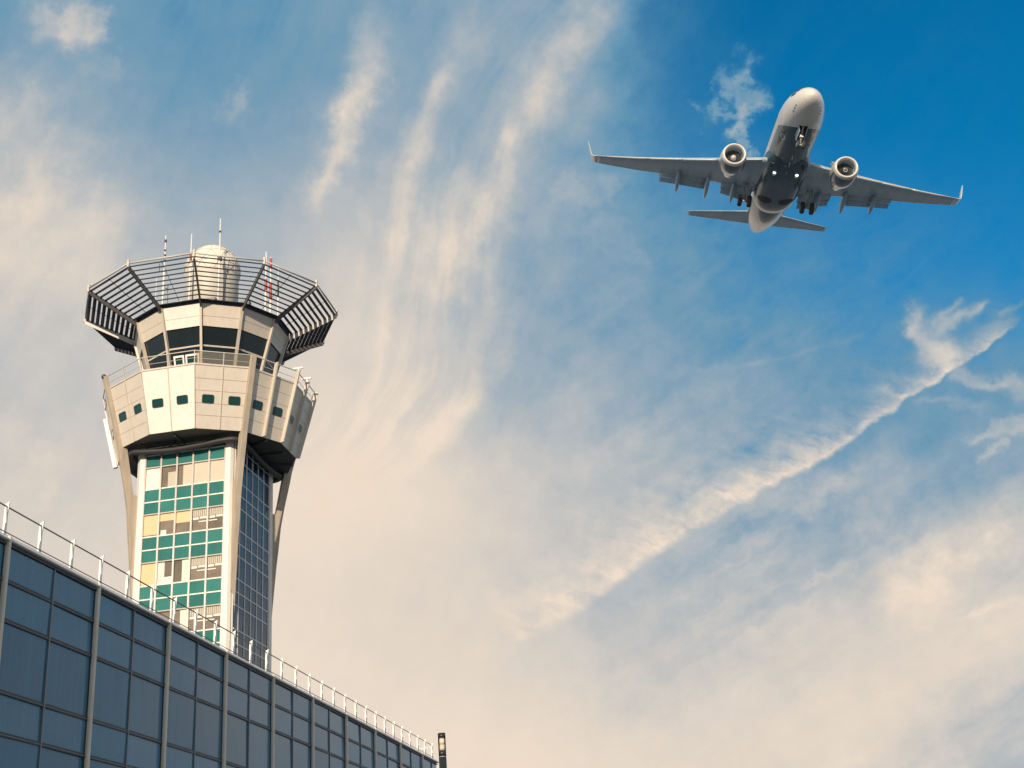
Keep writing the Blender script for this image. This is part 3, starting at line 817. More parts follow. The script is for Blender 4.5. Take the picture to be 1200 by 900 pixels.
# sunshade
ZO, RO = 51.281 + E_, 10.599
sh = empty('sunshade', (0, 0, 0), '', '')
del sh['label'], sh['category']
sh.parent = tw
NS = 10
for k in range(12):
    a_, b_ = pv(k, RT + .1, ZT + .06), pv(k, RO, ZO)
    rad = Vector((a_.x, a_.y, 0)).normalized(); tn = Vector((rad.y, -rad.x, 0)) * .055
    dn = Vector((0, 0, -.42))
    MB().prism([a_ - tn, b_ - tn, b_ - tn + dn * .95, a_ - tn + dn * 1.1], tn * 2).build('support_arm', M['steel'], sh)
    if k in (1, 7):                                # pale plates added on two side arms, colouring in their sunlit faces
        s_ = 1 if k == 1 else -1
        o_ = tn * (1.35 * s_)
        MB().prism([a_ + o_ + Vector((0, 0, -.10)), b_ + o_ + Vector((0, 0, .04)), b_ + o_ + dn * 1.05, a_ + o_ + dn * 1.3], tn * (.35 * s_)).build('sunlit_face_plate', M['rim'], sh)
    MB().bar(b_ + Vector((0, 0, -.2)), b_ + Vector((0, 0, .42)), .16, .16).build('end_post', M['rim'], sh)
    q = MB()
    c0, c1 = pv(k, RT + .1, ZT + .06), pv(k, RO, ZO)
    d0, d1 = pv(k + 1, RT + .1, ZT + .06), pv(k + 1, RO, ZO)
    mid_r = (rad + Vector((d0.x, d0.y, 0)).normalized()).normalized()
    tilt = R(21)
    ax = mid_r * -cos(tilt) + Vector((0, 0, sin(tilt)))       # rises inwards
    for i in range(NS):
        t = (i + .55) / NS
        p0, p1 = lerp(c0, c1, t), lerp(d0, d1, t)
        p0, p1 = lerp(p0, p1, .012), lerp(p1, p0, .012)
        nn = (p1 - p0).normalized().cross(ax).normalized() * .03
        w = ax * .14
        q.poly([p0 - w - nn, p1 - w - nn, p1 + w - nn, p0 + w - nn, p0 - w + nn, p1 - w + nn, p1 + w + nn, p0 + w + nn],
               [(0, 3, 2, 1), (4, 5, 6, 7), (0, 1, 5, 4), (1, 2, 6, 5), (2, 3, 7, 6), (3, 0, 4, 7)])
    q.build('louvre', M['slat'], sh)
    MB().tube([lerp(c1, d1, .01) + Vector((0, 0, .12)), lerp(d1, c1, .01) + Vector((0, 0, .12))], .075, 8).build('rim_rail', M['rim'], sh)
    MB().tube([lerp(c0, d0, .5) - Vector((0, 0, .06)), lerp(c1, d1, .5) - Vector((0, 0, .06))], .022, 5).build('tie_rod', M['slat'], sh)
# small plant standing on the roof
for x_, y_, w_, h_ in ((-2.2, -4.6, .8, .7), (-.6, -5.0, .5, .9), (.9, -5.1, .6, .6), (2.0, -4.9, .9, .8), (4.3, -3.3, .8, 1.0), (-4.4, -2.6, .7, .8), (3.6, 2.5, 1.2, 1.3)):
    b_ = MB().box(x_ - w_ / 2, x_ + w_ / 2, y_ - .3, y_ + .3, ZT + .12, ZT + .12 + h_).build('roof_unit', M['frame_grey' if x_ > 0 else 'rim'], tw, bevel=.03)

# ------------------------------------------------------------------ things on the tower roof
def tl(x, y, z=0.0):
    c, s = cos(-BE), sin(-BE)
    return Vector((TX + c * x - s * y, TY + s * x + c * y, z))


ZRF = ZT + .122
rd = empty('radome', tl(-.1, 0, ZRF), 'pale faceted radar dome on top of the control tower roof', 'radome', -BE)
MB().loft([[Vector((r_ * cos(a), r_ * sin(a), z_)) for a in [2 * pi * i / 32 for i in range(32)]] for z_, r_ in ((0, 2.25), (6.2, 2.25), (6.3, 2.2))]).build('pedestal', M['rim'], rd)
bm = bmesh.new()
bmesh.ops.create_icosphere(bm, subdivisions=3, radius=2.38)
me = bpy.data.meshes.new('shell'); 
bmesh.ops.bisect_plane(bm, geom=bm.verts[:] + bm.edges[:] + bm.faces[:], plane_co=(0, 0, -1.5), plane_no=(0, 0, -1), clear_outer=True)
bm.to_mesh(me)
edges = [(v.verts[0].co.copy(), v.verts[1].co.copy()) for v in bm.edges]
bm.free()
me.materials.append(M['radome'])
for p in me.polygons: p.use_smooth = True
shl = bpy.data.objects.new('shell', me); C.objects.link(shl); shl.parent = rd; shl.location = (0, 0, 58.1 + E_ - ZRF - 2.38)
bm = bmesh.new(); bmesh.ops.create_icosphere(bm, subdivisions=2, radius=2.385)
q = MB()
for e in bm.edges:
    a_, b_ = e.verts[0].co, e.verts[1].co
    if min(a_.z, b_.z) < -1.4: continue
    pts_ = [lerp(a_, b_, t / 3).normalized() * 2.382 for t in range(4)]
    q.tube(pts_, .022, 4)
bm.free()
q.build('joint', M['radome_line'], shl)


def mast(name, x, y, z1, r, label, bands=(), extra=None, group='antenna masts on the tower roof'):
    o = empty(name, tl(x, y, ZRF), label, 'antenna', -BE, group)
    h = z1 + E_ - ZRF
    MB().tube([(0, 0, 0), (0, 0, h * .62), (0, 0, h * .622), (0, 0, h)], [r, r, r * .72, r * .62], 8).build('pole', M['mast_white'], o)
    MB().tube([(0, 0, 0), (0, 0, .18)], r * 2.6, 8).build('foot', M['mast_dark'], o)
    for z_, l_, c_ in bands:
        MB().tube([(0, 0, z_ * h), (0, 0, z_ * h + l_)], r * 1.25, 8).build('band', M[c_], o)
    if extra: extra(o, h)
    return o


def dipoles(o, h):
    for i, z_ in enumerate((.35, .47, .58, .68)):
        a = R(60 * i)
        MB().bar((0, 0, z_ * h), (.45 * cos(a), .45 * sin(a), z_ * h), .05, .05).bar((.45 * cos(a), .45 * sin(a), z_ * h - .4), (.45 * cos(a), .45 * sin(a), z_ * h + .4), .045, .045).build('dipole', M['mast_dark'], o)


def yagi(o, h):
    q = MB().bar((.05, 0, h * .62), (1.1, .2, h * .655), .035, .035)
    for i in range(4):
        x_ = .3 + .24 * i
        q.bar((x_, .05 - .2, h * (.627 + .008 * i)), (x_, .05 + .25, h * (.627 + .008 * i)), .025, .025)
    q.build('yagi_array', M['mast_white'], o)
    MB().bar((-.12, 0, h * .595), (.22, 0, h * .595), .26, .3).build('bracket', M['mast_dark'], o)


mast('antenna', -3.83, -1.65, 59.1, .085, 'antenna at the left end of the roof, white with dark bands and side dipoles', [(.93, .25, 'mast_dark'), (.84, .12, 'mast_dark'), (.79, .12, 'mast_dark'), (.74, .1, 'mast_dark')], dipoles)
mast('antenna', -.95, -2.7, 58.15, .085, 'short white antenna with a red base rising in front of the radar dome', [(.70, .55, 'mast_red')])
mast('antenna', 1.6, -2.6, 59.3, .085, 'tallest white whip antenna on the roof, just right of the radar dome', [(.86, .15, 'mast_dark')], yagi)
mast('antenna', 4.12, 1.78, 58.0, .10, 'plain white antenna beside the red and white pole', [(.55, 1.1, 'mast_red')])
mast('antenna', 4.50, 1.93, 57.45, .105, 'thick red and white banded pole on the right side of the roof', [(.86, 1.0, 'mast_red'), (.48, 1.6, 'mast_red'), (.10, 1.5, 'mast_red')])
mast('antenna', 5.1, 2.2, 56.4, .06, 'thin dark topped antenna furthest right on the roof', [(.6, 1.6, 'mast_dark')])
mast('antenna', -5.0, -.6, 55.6, .05, 'thin low antenna on the roof left of the dipole mast', [(.3, .3, 'mast_red')])

# ------------------------------------------------------------------ light column in front of the terminal's far end
LY = 40.0
lx = -0.077 / 1.024 * LY
lz = 0.160 / 1.024 * LY + EYE
lp = empty('light_column', (lx, LY, 0), 'dark cylindrical light column with a pale lamp window near its top', 'street lamp', R(8))
r_ = .118
MB().tube([(0, 0, 0), (0, 0, .02), (0, 0, .5), (0, 0, .51), (0, 0, lz - .71)], [.16, .16, .16, r_, r_], 28).build('pole', M['lamp_dark'], lp)
MB().tube([(0, 0, lz - .725), (0, 0, lz - .69)], r_ * .86, 28).build('neck', M['alu'], lp)
hd = MB()
n = 40
def arc(a): return Vector((sin(a) * r_, -cos(a) * r_, 0))
zt0, zt1, w0, w1 = lz - .69, lz - .02, lz - .52, lz - .14
open_ = R(50)
ang = [-open_ + 2 * open_ * i / 12 for i in range(13)]
rest_a = [open_ + (2 * pi - 2 * open_) * i / 27 for i in range(28)]
hd.loft([[arc(a) + Vector((0, 0, z_)) for a in ang[:-1] + rest_a[:-1]] for z_ in (zt0, w0)])
hd.loft([[arc(a) + Vector((0, 0, z_)) for a in ang[:-1] + rest_a[:-1]] for z_ in (w1, zt1)])
for i in range(27):
    a, b = rest_a[i], rest_a[i + 1]
    hd.poly([arc(a) + Vector((0, 0, w0)), arc(b) + Vector((0, 0, w0)), arc(b) + Vector((0, 0, w1)), arc(a) + Vector((0, 0, w1))], [(0, 1, 2, 3)], True)
hd.build('lamp_head', M['lamp_dark'], lp)
MB().loft([[Vector((sin(2 * pi * i / 24), -cos(2 * pi * i / 24), 0)) * q_ + Vector((0, 0, z_)) for i in range(24)] for z_, q_ in ((zt1, r_ + .004), (zt1 + .015, r_ + .004), (zt1 + .03, r_ * .9))]).build('cap', M['lamp_dark'], lp)
MB().tube([(0, 0, w0 + .001), (0, 0, lz - .36), (0, 0, lz - .36), (0, 0, w1 - .001)], [.092, .092, .085, .085], 24).build('diffuser', M['lamp_diff'], lp)
MB().tube([(0, -.012, lz - .33), (0, -.012, lz - .18)], [.088, .088], 12).build('reflector', M['alu'], lp)


# ------------------------------------------------------------------ airliner (local x starboard, y forward, z up; a = metres aft, y = 18 - a)
M['ac_white'] = mat('aircraft_white', (0.74, 0.70, 0.645), 0.28, var=0.05, vscale=0.6, coat=0.4)
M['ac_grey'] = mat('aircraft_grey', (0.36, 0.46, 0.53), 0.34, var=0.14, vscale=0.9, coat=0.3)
M['ac_metal'] = mat('bare_metal', (0.72, 0.70, 0.67), 0.28, metal=0.75, var=0.06)
M['ac_dark'] = mat('aircraft_dark', (0.02, 0.022, 0.025), 0.6)
M['tyre'] = mat('tyre_rubber', (0.055, 0.058, 0.062), 0.8)
M['hub'] = mat('wheel_hub', (0.55, 0.54, 0.52), 0.4, metal=0.4)
M['cowl'] = mat('engine_cowl', (0.24, 0.275, 0.30), 0.22, var=0.08, coat=0.6)
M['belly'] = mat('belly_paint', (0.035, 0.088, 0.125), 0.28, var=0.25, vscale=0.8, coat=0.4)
M['fan'] = mat('fan_blade', (0.16, 0.16, 0.17), 0.35, metal=0.6)
M['light_on'] = mat('landing_lamp', (0.9, 0.88, 0.8), 0.2, emit=(1.0, 0.95, 0.85, 5.0))


def fuselage_paint():
    m = mat('fuselage_paint', (0.74, 0.70, 0.645), 0.26, var=0.04, vscale=0.6, coat=0.45)
    t = m.node_tree; x = NX(t); b = t.nodes['Principled BSDF']
    old = b.inputs['Base Color'].links[0].from_socket
    tc = x.new('ShaderNodeTexCoord'); s_ = x.new('ShaderNodeSeparateXYZ'); x.put(s_.inputs[0], tc.outputs['Object'])
    y, z = S(x, s_.outputs[1]), S(x, s_.outputs[2])
    a = 18.0 - y
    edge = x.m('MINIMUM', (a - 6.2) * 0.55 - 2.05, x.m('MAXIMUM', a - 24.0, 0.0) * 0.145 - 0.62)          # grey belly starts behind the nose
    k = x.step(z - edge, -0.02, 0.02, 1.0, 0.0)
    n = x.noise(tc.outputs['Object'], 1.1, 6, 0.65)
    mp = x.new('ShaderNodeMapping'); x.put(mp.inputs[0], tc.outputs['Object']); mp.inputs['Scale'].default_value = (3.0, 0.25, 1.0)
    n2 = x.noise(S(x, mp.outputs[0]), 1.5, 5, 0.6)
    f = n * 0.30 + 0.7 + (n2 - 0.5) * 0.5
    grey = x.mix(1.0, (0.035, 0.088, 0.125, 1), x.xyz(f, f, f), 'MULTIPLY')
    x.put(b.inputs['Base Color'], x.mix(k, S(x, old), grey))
    # skin joints
    j = x.m('ABSOLUTE', x.m('FRACT', a * 0.42) - 0.5)
    dark = x.step(j, 0.0, 0.014, 0.80, 1.0)
    last = b.inputs['Base Color'].links[0].from_socket
    x.put(b.inputs['Base Color'], x.mix(1.0, S(x, last), x.xyz(dark, dark, dark), 'MULTIPLY'))
    return m


M['fus'] = fuselage_paint()


def lined(m):                                        # seams between wing skins
    t = m.node_tree; x = NX(t); b = t.nodes['Principled BSDF']
    old = b.inputs['Base Color'].links[0].from_socket
    tc = x.new('ShaderNodeTexCoord'); s_ = x.new('ShaderNodeSeparateXYZ'); x.put(s_.inputs[0], tc.outputs['Object'])
    xs = x.m('ABSOLUTE', S(x, s_.outputs[0])); q_ = S(x, s_.outputs[1]) + xs * 0.50
    a_ = x.m('ABSOLUTE', x.m('FRACT', q_ * 0.62) - 0.5); b_ = x.m('ABSOLUTE', x.m('FRACT', xs * 0.42) - 0.5)
    k = x.step(a_, 0.0, 0.03, 0.72, 1.0) * x.step(b_, 0.0, 0.02, 0.80, 1.0)
    mp = x.new('ShaderNodeMapping'); x.put(mp.inputs[0], tc.outputs['Object']); mp.inputs['Scale'].default_value = (2.0, 0.35, 1.0)
    k = k * (x.noise(S(x, mp.outputs[0]), 1.3, 5, 0.65) * 0.6 + 0.70)
    x.put(b.inputs['Base Color'], x.mix(1.0, S(x, old), x.xyz(k, k, k), 'MULTIPLY'))


lined(M['ac_grey'])


def cowl_paint():                                    # white cowl, the shade of its underside painted into the colour
    m = mat('cowl_painted_shade', (0.70, 0.67, 0.62), 0.22, var=0.05, coat=0.6)
    t = m.node_tree; x = NX(t); b = t.nodes['Principled BSDF']
    old = b.inputs['Base Color'].links[0].from_socket
    tc = x.new('ShaderNodeTexCoord'); s_ = x.new('ShaderNodeSeparateXYZ'); x.put(s_.inputs[0], tc.outputs['Object'])
    k = x.step(S(x, s_.outputs[2]), -2.45, -2.30, 1.0, 0.0)
    n = x.noise(tc.outputs['Object'], 2.0, 5, 0.6) * 0.5 + 0.75
    x.put(b.inputs['Base Color'], x.mix(k, S(x, old), x.mix(1.0, (0.075, 0.115, 0.14, 1), x.xyz(n, n, n), 'MULTIPLY')))
    return m


M['cowl'] = cowl_paint()
ac = empty('airliner', (26.0669, 97.6902, 63.2940 + EYE), 'white twin engine airliner flying overhead with landing gear lowered', 'airplane')
yw, pt, rl_ = R(179.0363), R(-8.5083), R(-12.7878)
ac.rotation_mode = 'QUATERNION'
ac.rotation_quaternion = (Matrix.Rotation(yw, 3, 'Z') @ Matrix.Rotation(pt, 3, 'X') @ Matrix.Rotation(rl_, 3, 'Y')).to_quaternion()
def A(a, y, z): return Vector((y, 18.0 - a, z))

A0 = 3.05
sec = [(0.0, .04, -.62), (.08, .20, -.61), (.25, .40, -.58), (.5, .60, -.54), (.9, .83, -.47), (1.4, 1.05, -.38), (2.0, 1.26, -.29), (2.8, 1.48, -.19), (3.6, 1.64, -.11),
       (4.6, 1.78, -.04), (5.6, 1.86, 0), (7, 1.88, 0), (20.5, 1.88, 0), (21.7, 1.865, .015), (23.2, 1.80, .07), (24.8, 1.67, .17), (26.4, 1.48, .31), (28.0, 1.23, .47), (29.4, .97, .63), (30.6, .72, .78), (31.4, .50, .89), (31.85, .32, .96), (31.98, .16, 1.0)]


def fus_ring(t, r, zc, n=48):
    out = []
    for i in range(n):
        th = 2 * pi * i / n
        z = cos(th) * r * (1.05 if cos(th) > 0 else 1.06)
        out.append(A(A0 + t, sin(th) * r, zc + z))
    return out


import bisect
def interp_sec(t):
    i = max(0, min(len(sec) - 2, bisect.bisect([s[0] for s in sec], t) - 1))
    u = (t - sec[i][0]) / (sec[i + 1][0] - sec[i][0])
    return tuple(sec[i][j] + (sec[i + 1][j] - sec[i][j]) * u for j in (1, 2))


rings = []
for i in range(len(sec) - 1):
    m = 1 if sec[i + 1][0] - sec[i][0] < 3 else 8
    for j in range(m):
        t = sec[i][0] + (sec[i + 1][0] - sec[i][0]) * j / m
        rings.append(fus_ring(t, *interp_sec(t)))
rings.append(fus_ring(*sec[-1]))
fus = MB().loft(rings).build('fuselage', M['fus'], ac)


def skin(t, th, off=.012):
    r, zc = interp_sec(t)
    return A(A0 + t, sin(th) * (r + off), zc + cos(th) * (r + off) * (1.05 if cos(th) > 0 else 1.06))


def patch(t0, t1, h0, h1, n=6, m=6, off=.012, shape=None):
    q = MB(); vs = []; fs = []
    for i in range(n + 1):
        for j in range(m + 1):
            u, v = i / n, j / m
            if shape == 'oval':                       # square to disc
                a_, b_ = 2 * u - 1, 2 * v - 1
                u2, v2 = a_ * sqrt(1 - b_ * b_ / 2), b_ * sqrt(1 - a_ * a_ / 2)
                u, v = (u2 + 1) / 2, (v2 + 1) / 2
            vs.append(skin(t0 + (t1 - t0) * u, h0 + (h1 - h0) * v, off))
    for i in range(n):
        for j in range(m):
            k = i * (m + 1) + j
            fs.append((k, k + 1, k + m + 2, k + m + 1))
    return q.poly(vs, fs, True)


# cockpit glazing, cabin windows, doors, seams of the nose
for s_ in (-1, 1):
    for h0, h1, t0, t1 in ((4, 30, 1.55, 2.25), (32, 52, 1.65, 2.45), (54, 68, 1.9, 2.7)):
        patch(t0, t1, s_ * R(h0), s_ * R(h1)).build('cockpit_window', M['ac_dark'], fus, fix=False)
    q = MB()
    for i in range(38):
        t = 6.0 + i * .508
        p = patch(t, t + .25, s_ * R(76), s_ * R(86.5), 2, 2)
        q.poly(p.v, p.f, True)
    q.build('window_strip', M['ac_dark'], fus, fix=False)
    for t0, t1 in ((4.4, 5.25), (24.2, 24.9)):
        q = MB()
        for a_, b_, c_, d_ in ((t0, t0 + .03, 62, 108), (t1 - .03, t1, 62, 108), (t0, t1, 62, 62.8), (t0, t1, 107.2, 108)):
            p = patch(a_, b_, s_ * R(c_), s_ * R(d_), 3, 8); q.poly(p.v, p.f, True)
        q.build('door', M['ac_grey'], fus, fix=False)
    # oval outlet outlines on the belly flanks, as in the photograph
    p = patch(5.7, 6.6, s_ * R(130), s_ * R(146), 8, 8, .010, 'oval'); p.build('access_hatch', M['ac_white'], fus, fix=False)
    p = patch(5.82, 6.48, s_ * R(132.2), s_ * R(143.8), 8, 8, .018, 'oval'); p.build('access_hatch', M['belly'], fus, fix=False)
    for j in range(3):
        MB().bar(skin(1.5 + .33 * j, s_ * R(118 + 4 * j), 0), skin(1.62 + .33 * j, s_ * R(118 + 4 * j), .07), .03, .05).build('probe', M['ac_dark'], fus)
for t in (8.2, 9.6, 11.0):
    MB().slab([skin(t, pi, -.02), skin(t + .45, pi, -.02), skin(t + .42, pi, .30), skin(t + .2, pi, .32)], .03).build('blade_antenna', M['ac_white'], fus)
MB().bar(skin(10.3, R(172), 0), skin(10.3, R(172), .16), .10, .10).build('drain_mast', M['ac_metal'], fus)
# nose wheel bay
patch(3.25, 5.15, R(180 - 13), R(180 + 13), 6, 4, .014).build('wheel_bay', M['ac_dark'], fus, fix=False)
for s_ in (-1, 1):
    a_, b_ = skin(3.3, R(180 + s_ * 13.6), .01), skin(4.85, R(180 + s_ * 13.6), .01)
    MB().slab([a_, b_, b_ + Vector((s_ * .12, 0, -.52)), a_ + Vector((s_ * .12, -.1, -.46))], .03).build('gear_door', M['ac_grey'], ac)

# belly fairing
FR = [(12.6, 1.35, -1.86), (13.3, 1.72, -2.02), (14.3, 1.98, -2.22), (15.6, 2.08, -2.34), (20.6, 2.08, -2.36), (21.9, 2.0, -2.32), (22.9, 1.75, -2.22), (23.6, 1.35, -2.08), (23.95, .9, -1.95)]
def fair_ring(a, w, zb, n=40):
    out = []
    for i in range(n):
        th = 2 * pi * i / n
        c, s2 = cos(th), sin(th)
        z = -0.75 + (0.55 if c > 0 else (-zb - 0.75)) * (abs(c) ** .8) * (1 if c > 0 else -1)
        out.append(A(a, w * (abs(s2) ** .7) * (1 if s2 > 0 else -1), z))
    return out
fr_r = []
for i in range(len(FR) - 1):
    m = 5 if FR[i + 1][0] - FR[i][0] > 3 else 2
    for j in range(m): fr_r.append(fair_ring(*[FR[i][q_] + (FR[i + 1][q_] - FR[i][q_]) * j / m for q_ in range(3)]))
fr_r.append(fair_ring(*FR[-1]))
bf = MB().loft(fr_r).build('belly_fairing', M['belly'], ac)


def fair_pt(a, y):
    i = max(0, min(len(FR) - 2, bisect.bisect([f[0] for f in FR], a) - 1)); u = (a - FR[i][0]) / (FR[i + 1][0] - FR[i][0])
    w, zb = (FR[i][j] + (FR[i + 1][j] - FR[i][j]) * u for j in (1, 2))
    s2 = min(.999, abs(y) / w) ** (1 / .7)
    return A(a, y, -.75 - (-zb - .75) * (sqrt(1 - s2 * s2) ** .8) - .018)


for s_ in (-1, 1):
    vs, fs = [], []
    for i in range(9):
        for j in range(9):
            a_, b_ = i / 4 - 1, j / 4 - 1
            u, v = a_ * sqrt(1 - b_ * b_ / 2), b_ * sqrt(1 - a_ * a_ / 2)
            vs.append(fair_pt(20.4 + .62 * u, s_ * .98 + .68 * v))
    for i in range(8):
        for j in range(8): fs.append((i * 9 + j, i * 9 + j + 1, i * 9 + j + 10, i * 9 + j + 9))
    MB().poly(vs, fs, True).build('wheel_well', M['ac_dark'], bf, fix=False)
    # landing lamps let into the fairing
    p = fair_pt(14.75, s_ * .98)
    MB().loft([[p + Vector((.17 * cos(t), .02 + h_, .13 * sin(t))) for t in [2 * pi * i / 14 for i in range(14)]] for h_ in (-.25, .06)]).build('lamp_housing', M['ac_metal'], bf)
    MB().loft([[p + Vector((r2 * cos(t), .085 + h_, r2 * .8 * sin(t))) for t in [2 * pi * i / 14 for i in range(14)]] for h_, r2 in ((0, .13), (.03, .09))]).build('landing_light', M['light_on'], bf)
    p = fair_pt(13.8, s_ * 1.32)
    MB().bar(p + Vector((0, .35, .02)), p + Vector((0, -.35, .02)), .30, .10).build('air_intake', M['ac_dark'], bf)


def airfoil(le, chord, thick, z, y, n=12, tw_=0.0):
    """closed section ring at span y; x runs aft"""
    up_, lo_ = [], []
    for i in range(n + 1):
        c = (1 - cos(pi * i / n)) / 2
        yt = 5 * thick * (.2969 * sqrt(c) - .126 * c - .3516 * c ** 2 + .2843 * c ** 3 - .1036 * c ** 4)
        cam_ = .02 * (1 - (2 * c - 1) ** 2)
        up_.append((c, cam_ + yt)); lo_.append((c, cam_ - yt))
    pts_ = up_ + lo_[-2:0:-1]
    return [A(le + c * chord, y, z + (t_ - c * sin(tw_)) * chord) for c, t_ in pts_]


W = [(0.6, 13.1, 8.2, .13, -1.42), (1.9, 13.95, 7.25, .13, -1.28), (3.6, 14.87, 6.15, .125, -1.06), (5.7, 15.98, 4.95, .12, -.80), (9.4, 17.94, 3.72, .112, -.30), (13.2, 19.95, 2.72, .105, .27), (16.3, 21.6, 1.82, .10, .82), (16.9, 21.95, 1.62, .10, .95)]


def wing_at(y):
    y = abs(y)
    i = max(0, min(len(W) - 2, bisect.bisect([w[0] for w in W], y) - 1)); u = (y - W[i][0]) / (W[i + 1][0] - W[i][0])
    return [W[i][j] + (W[i + 1][j] - W[i][j]) * u for j in range(1, 5)]


def fold(wing, s_):
    pass


for s_ in (1, -1):
    wr = []
    for i in range(len(W) - 1):
        for j in range(3):
            y = W[i][0] + (W[i + 1][0] - W[i][0]) * j / 3
            wr.append(airfoil(*[wing_at(y)[q_] for q_ in (0, 1, 2, 3)], s_ * y))
    wr.append(airfoil(*wing_at(16.9), s_ * 16.9))
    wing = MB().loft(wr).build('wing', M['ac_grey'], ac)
    # blended winglet
    wl = []
    for y, le, ch, z, lean in ((16.9, 21.95, 1.62, .95, 0), (17.25, 22.25, 1.45, 1.05, .5), (17.5, 22.6, 1.25, 1.32, 1.05), (17.68, 23.1, 1.05, 1.9, 1.25), (17.95, 24.0, .75, 3.0, 1.3), (18.1, 24.5, .55, 3.62, 1.3)):
        r0 = airfoil(le, ch, .09, 0, 0)
        wl.append([Vector((s_ * (y - p.z * sin(lean)), p.y, z + p.z * cos(lean))) for p in r0])
    MB().loft(wl).build('winglet', M['ac_white'], wing)
    # leading edge slats, drooped and forward of the wing
    for y0, y1 in ((6.1, 9.0), (9.08, 12.0), (12.08, 16.0)):
        rr_ = []
        for j in range(5):
            y = y0 + (y1 - y0) * j / 4
            le, ch, th, z = wing_at(y)
            rr_.append(airfoil(le - .22, ch * .15 + .12, .20, z - .075 * ch * .5 - .05, s_ * y, 8, R(-14)))
        MB().loft(rr_).build('slat', M['ac_white'], wing)
    # krueger flap inboard
    rr_ = []
    for j in range(4):
        y = 2.25 + 1.6 * j / 3
        le, ch, th, z = wing_at(y)
        rr_.append(airfoil(le - .18, .75, .18, z - .18, s_ * y, 8, R(-14)))
    MB().loft(rr_).build('leading_edge_flap', M['ac_white'], wing)
    # trailing edge flaps, two segments deep
    for y0, y1 in ((2.15, 5.1), (6.3, 10.9)):
        for ci, (off, dz, cf, dn) in enumerate(((-.50, -.02, .19, 13), (.30, -.24, .12, 24))):
            rr_ = []
            for j in range(5):
                y = y0 + (y1 - y0) * j / 4 + (0 if ci == 0 else (.12 if j == 0 else (-.1 if j == 4 else 0)))
                le, ch, th, z = wing_at(y)
                k_ = ch / 4.6
                rr_.append(airfoil(le + ch + off * k_, max(.6, ch * cf), .14, z + dz * (.6 + .4 * k_), s_ * y, 8, R(dn)))
            MB().loft(rr_).build('flap', M['ac_grey'], wing)
    # canoe fairings under the flap tracks
    for y, ln in ((3.95, 2.6), (6.35, 2.9), (9.1, 2.6)):
        le, ch, th, z = wing_at(y)
        a0 = le + ch - 1.35
        rr_ = []
        for u in (0, .08, .22, .42, .62, .8, .93, 1.0):
            w_ = .23 * (sin(pi * min(1, u * .9 + .08)) ** .7) + .012
            h_ = .52 * (sin(pi * min(1, u * .9 + .08)) ** .8) + .015
            zc = z - .22 - .34 * u - 1.0 * max(0, u - .35) ** 1.5
            rr_.append([A(a0 + u * ln, s_ * y + w_ * sin(2 * pi * i / 12), zc + h_ * cos(2 * pi * i / 12)) for i in range(12)])
        MB().loft(rr_).build('flap_fairing', M['ac_grey'], wing)
    MB().tube([A(22.5, s_ * 16.86, .97), A(22.95, s_ * 16.86, .99), A(23.65, s_ * 16.86, 1.0)], [.03, .06, .01], 6).build('static_wick', M['ac_metal'], wing)

    # engine
    ey_, ez, ea = s_ * 4.83, -1.98, 12.3
    def eng(a, r, dz=0.0, sq=1.0, n=40):
        return [A(ea + a, ey_ + r * sin(2 * pi * i / n), ez + dz + r * cos(2 * pi * i / n) * (1.0 if cos(2 * pi * i / n) > 0 else sq)) for i in range(n)]
    lip = MB().loft([eng(.34, .785), eng(.2, .80), eng(.08, .83), eng(.015, .88), eng(0, .92), eng(.02, .965), eng(.09, 1.01), eng(.22, 1.055), eng(.36, 1.085)], False, False)
    cowl = MB().loft([eng(.36, 1.085), eng(.8, 1.15, 0, .98), eng(1.4, 1.185, 0, .97), eng(2.1, 1.10, .02, .97), eng(2.8, .94, .09), eng(3.4, .76, .16), eng(3.45, .71, .16), eng(2.9, .80, .09)], False, False)
    cw_ = cowl.build('engine', M['cowl'], ac)
    lip.build('intake_lip', M['ac_white'], cw_)
    MB().loft([eng(.34, .785), eng(.7, .775), eng(1.05, .775)], False, True).build('intake_duct', M['ac_grey'], cw_)
    q = MB()
    for i in range(24):
        t = 2 * pi * i / 24
        pts_ = []
        for r2, sw in ((.24, 0), (.5, .08), (.76, .12)):
            pts_.append((r2, t + sw, .92)); pts_.append((r2, t + sw + .19 * (.5 / r2) ** .3, 1.0))
        v_ = [A(ea + a_, ey_ + r2 * sin(t2), ez + r2 * cos(t2)) for r2, t2, a_ in pts_]
        q.poly(v_, [(0, 1, 3, 2), (2, 3, 5, 4)], True)
    q.build('fan', M['fan'], cw_, fix=False)
    MB().loft([eng(a_, r2) for a_, r2 in ((.52, .015), (.55, .09), (.65, .17), (.8, .24), (.95, .28))]).build('spinner', M['ac_white' if s_ > 0 else 'fan'], cw_)
    if s_ < 0:
        q = []
        for i in range(22):
            u = i / 21; t = u * 2 * pi * 1.1
            a_, r2 = .545 + .3 * u ** 1.3, .08 + .155 * u ** .8
            q.append(A(ea + a_ - .02, ey_ + (r2 + .012) * sin(t), ez + (r2 + .012) * cos(t)))
        MB().tube(q, .022, 5).build('spiral_mark', M['ac_white'], cw_)
    MB().loft([eng(2.9, .62, .12), eng(3.9, .52, .16), eng(4.5, .42, .18), eng(4.52, .37, .18)], True, True).build('exhaust_nozzle', M['ac_metal'], cw_)
    MB().loft([eng(4.4, .28, .18), eng(5.1, .05, .18)], True, True).build('exhaust_cone', M['ac_metal'], cw_)
    pw = MB()
    rr_ = []
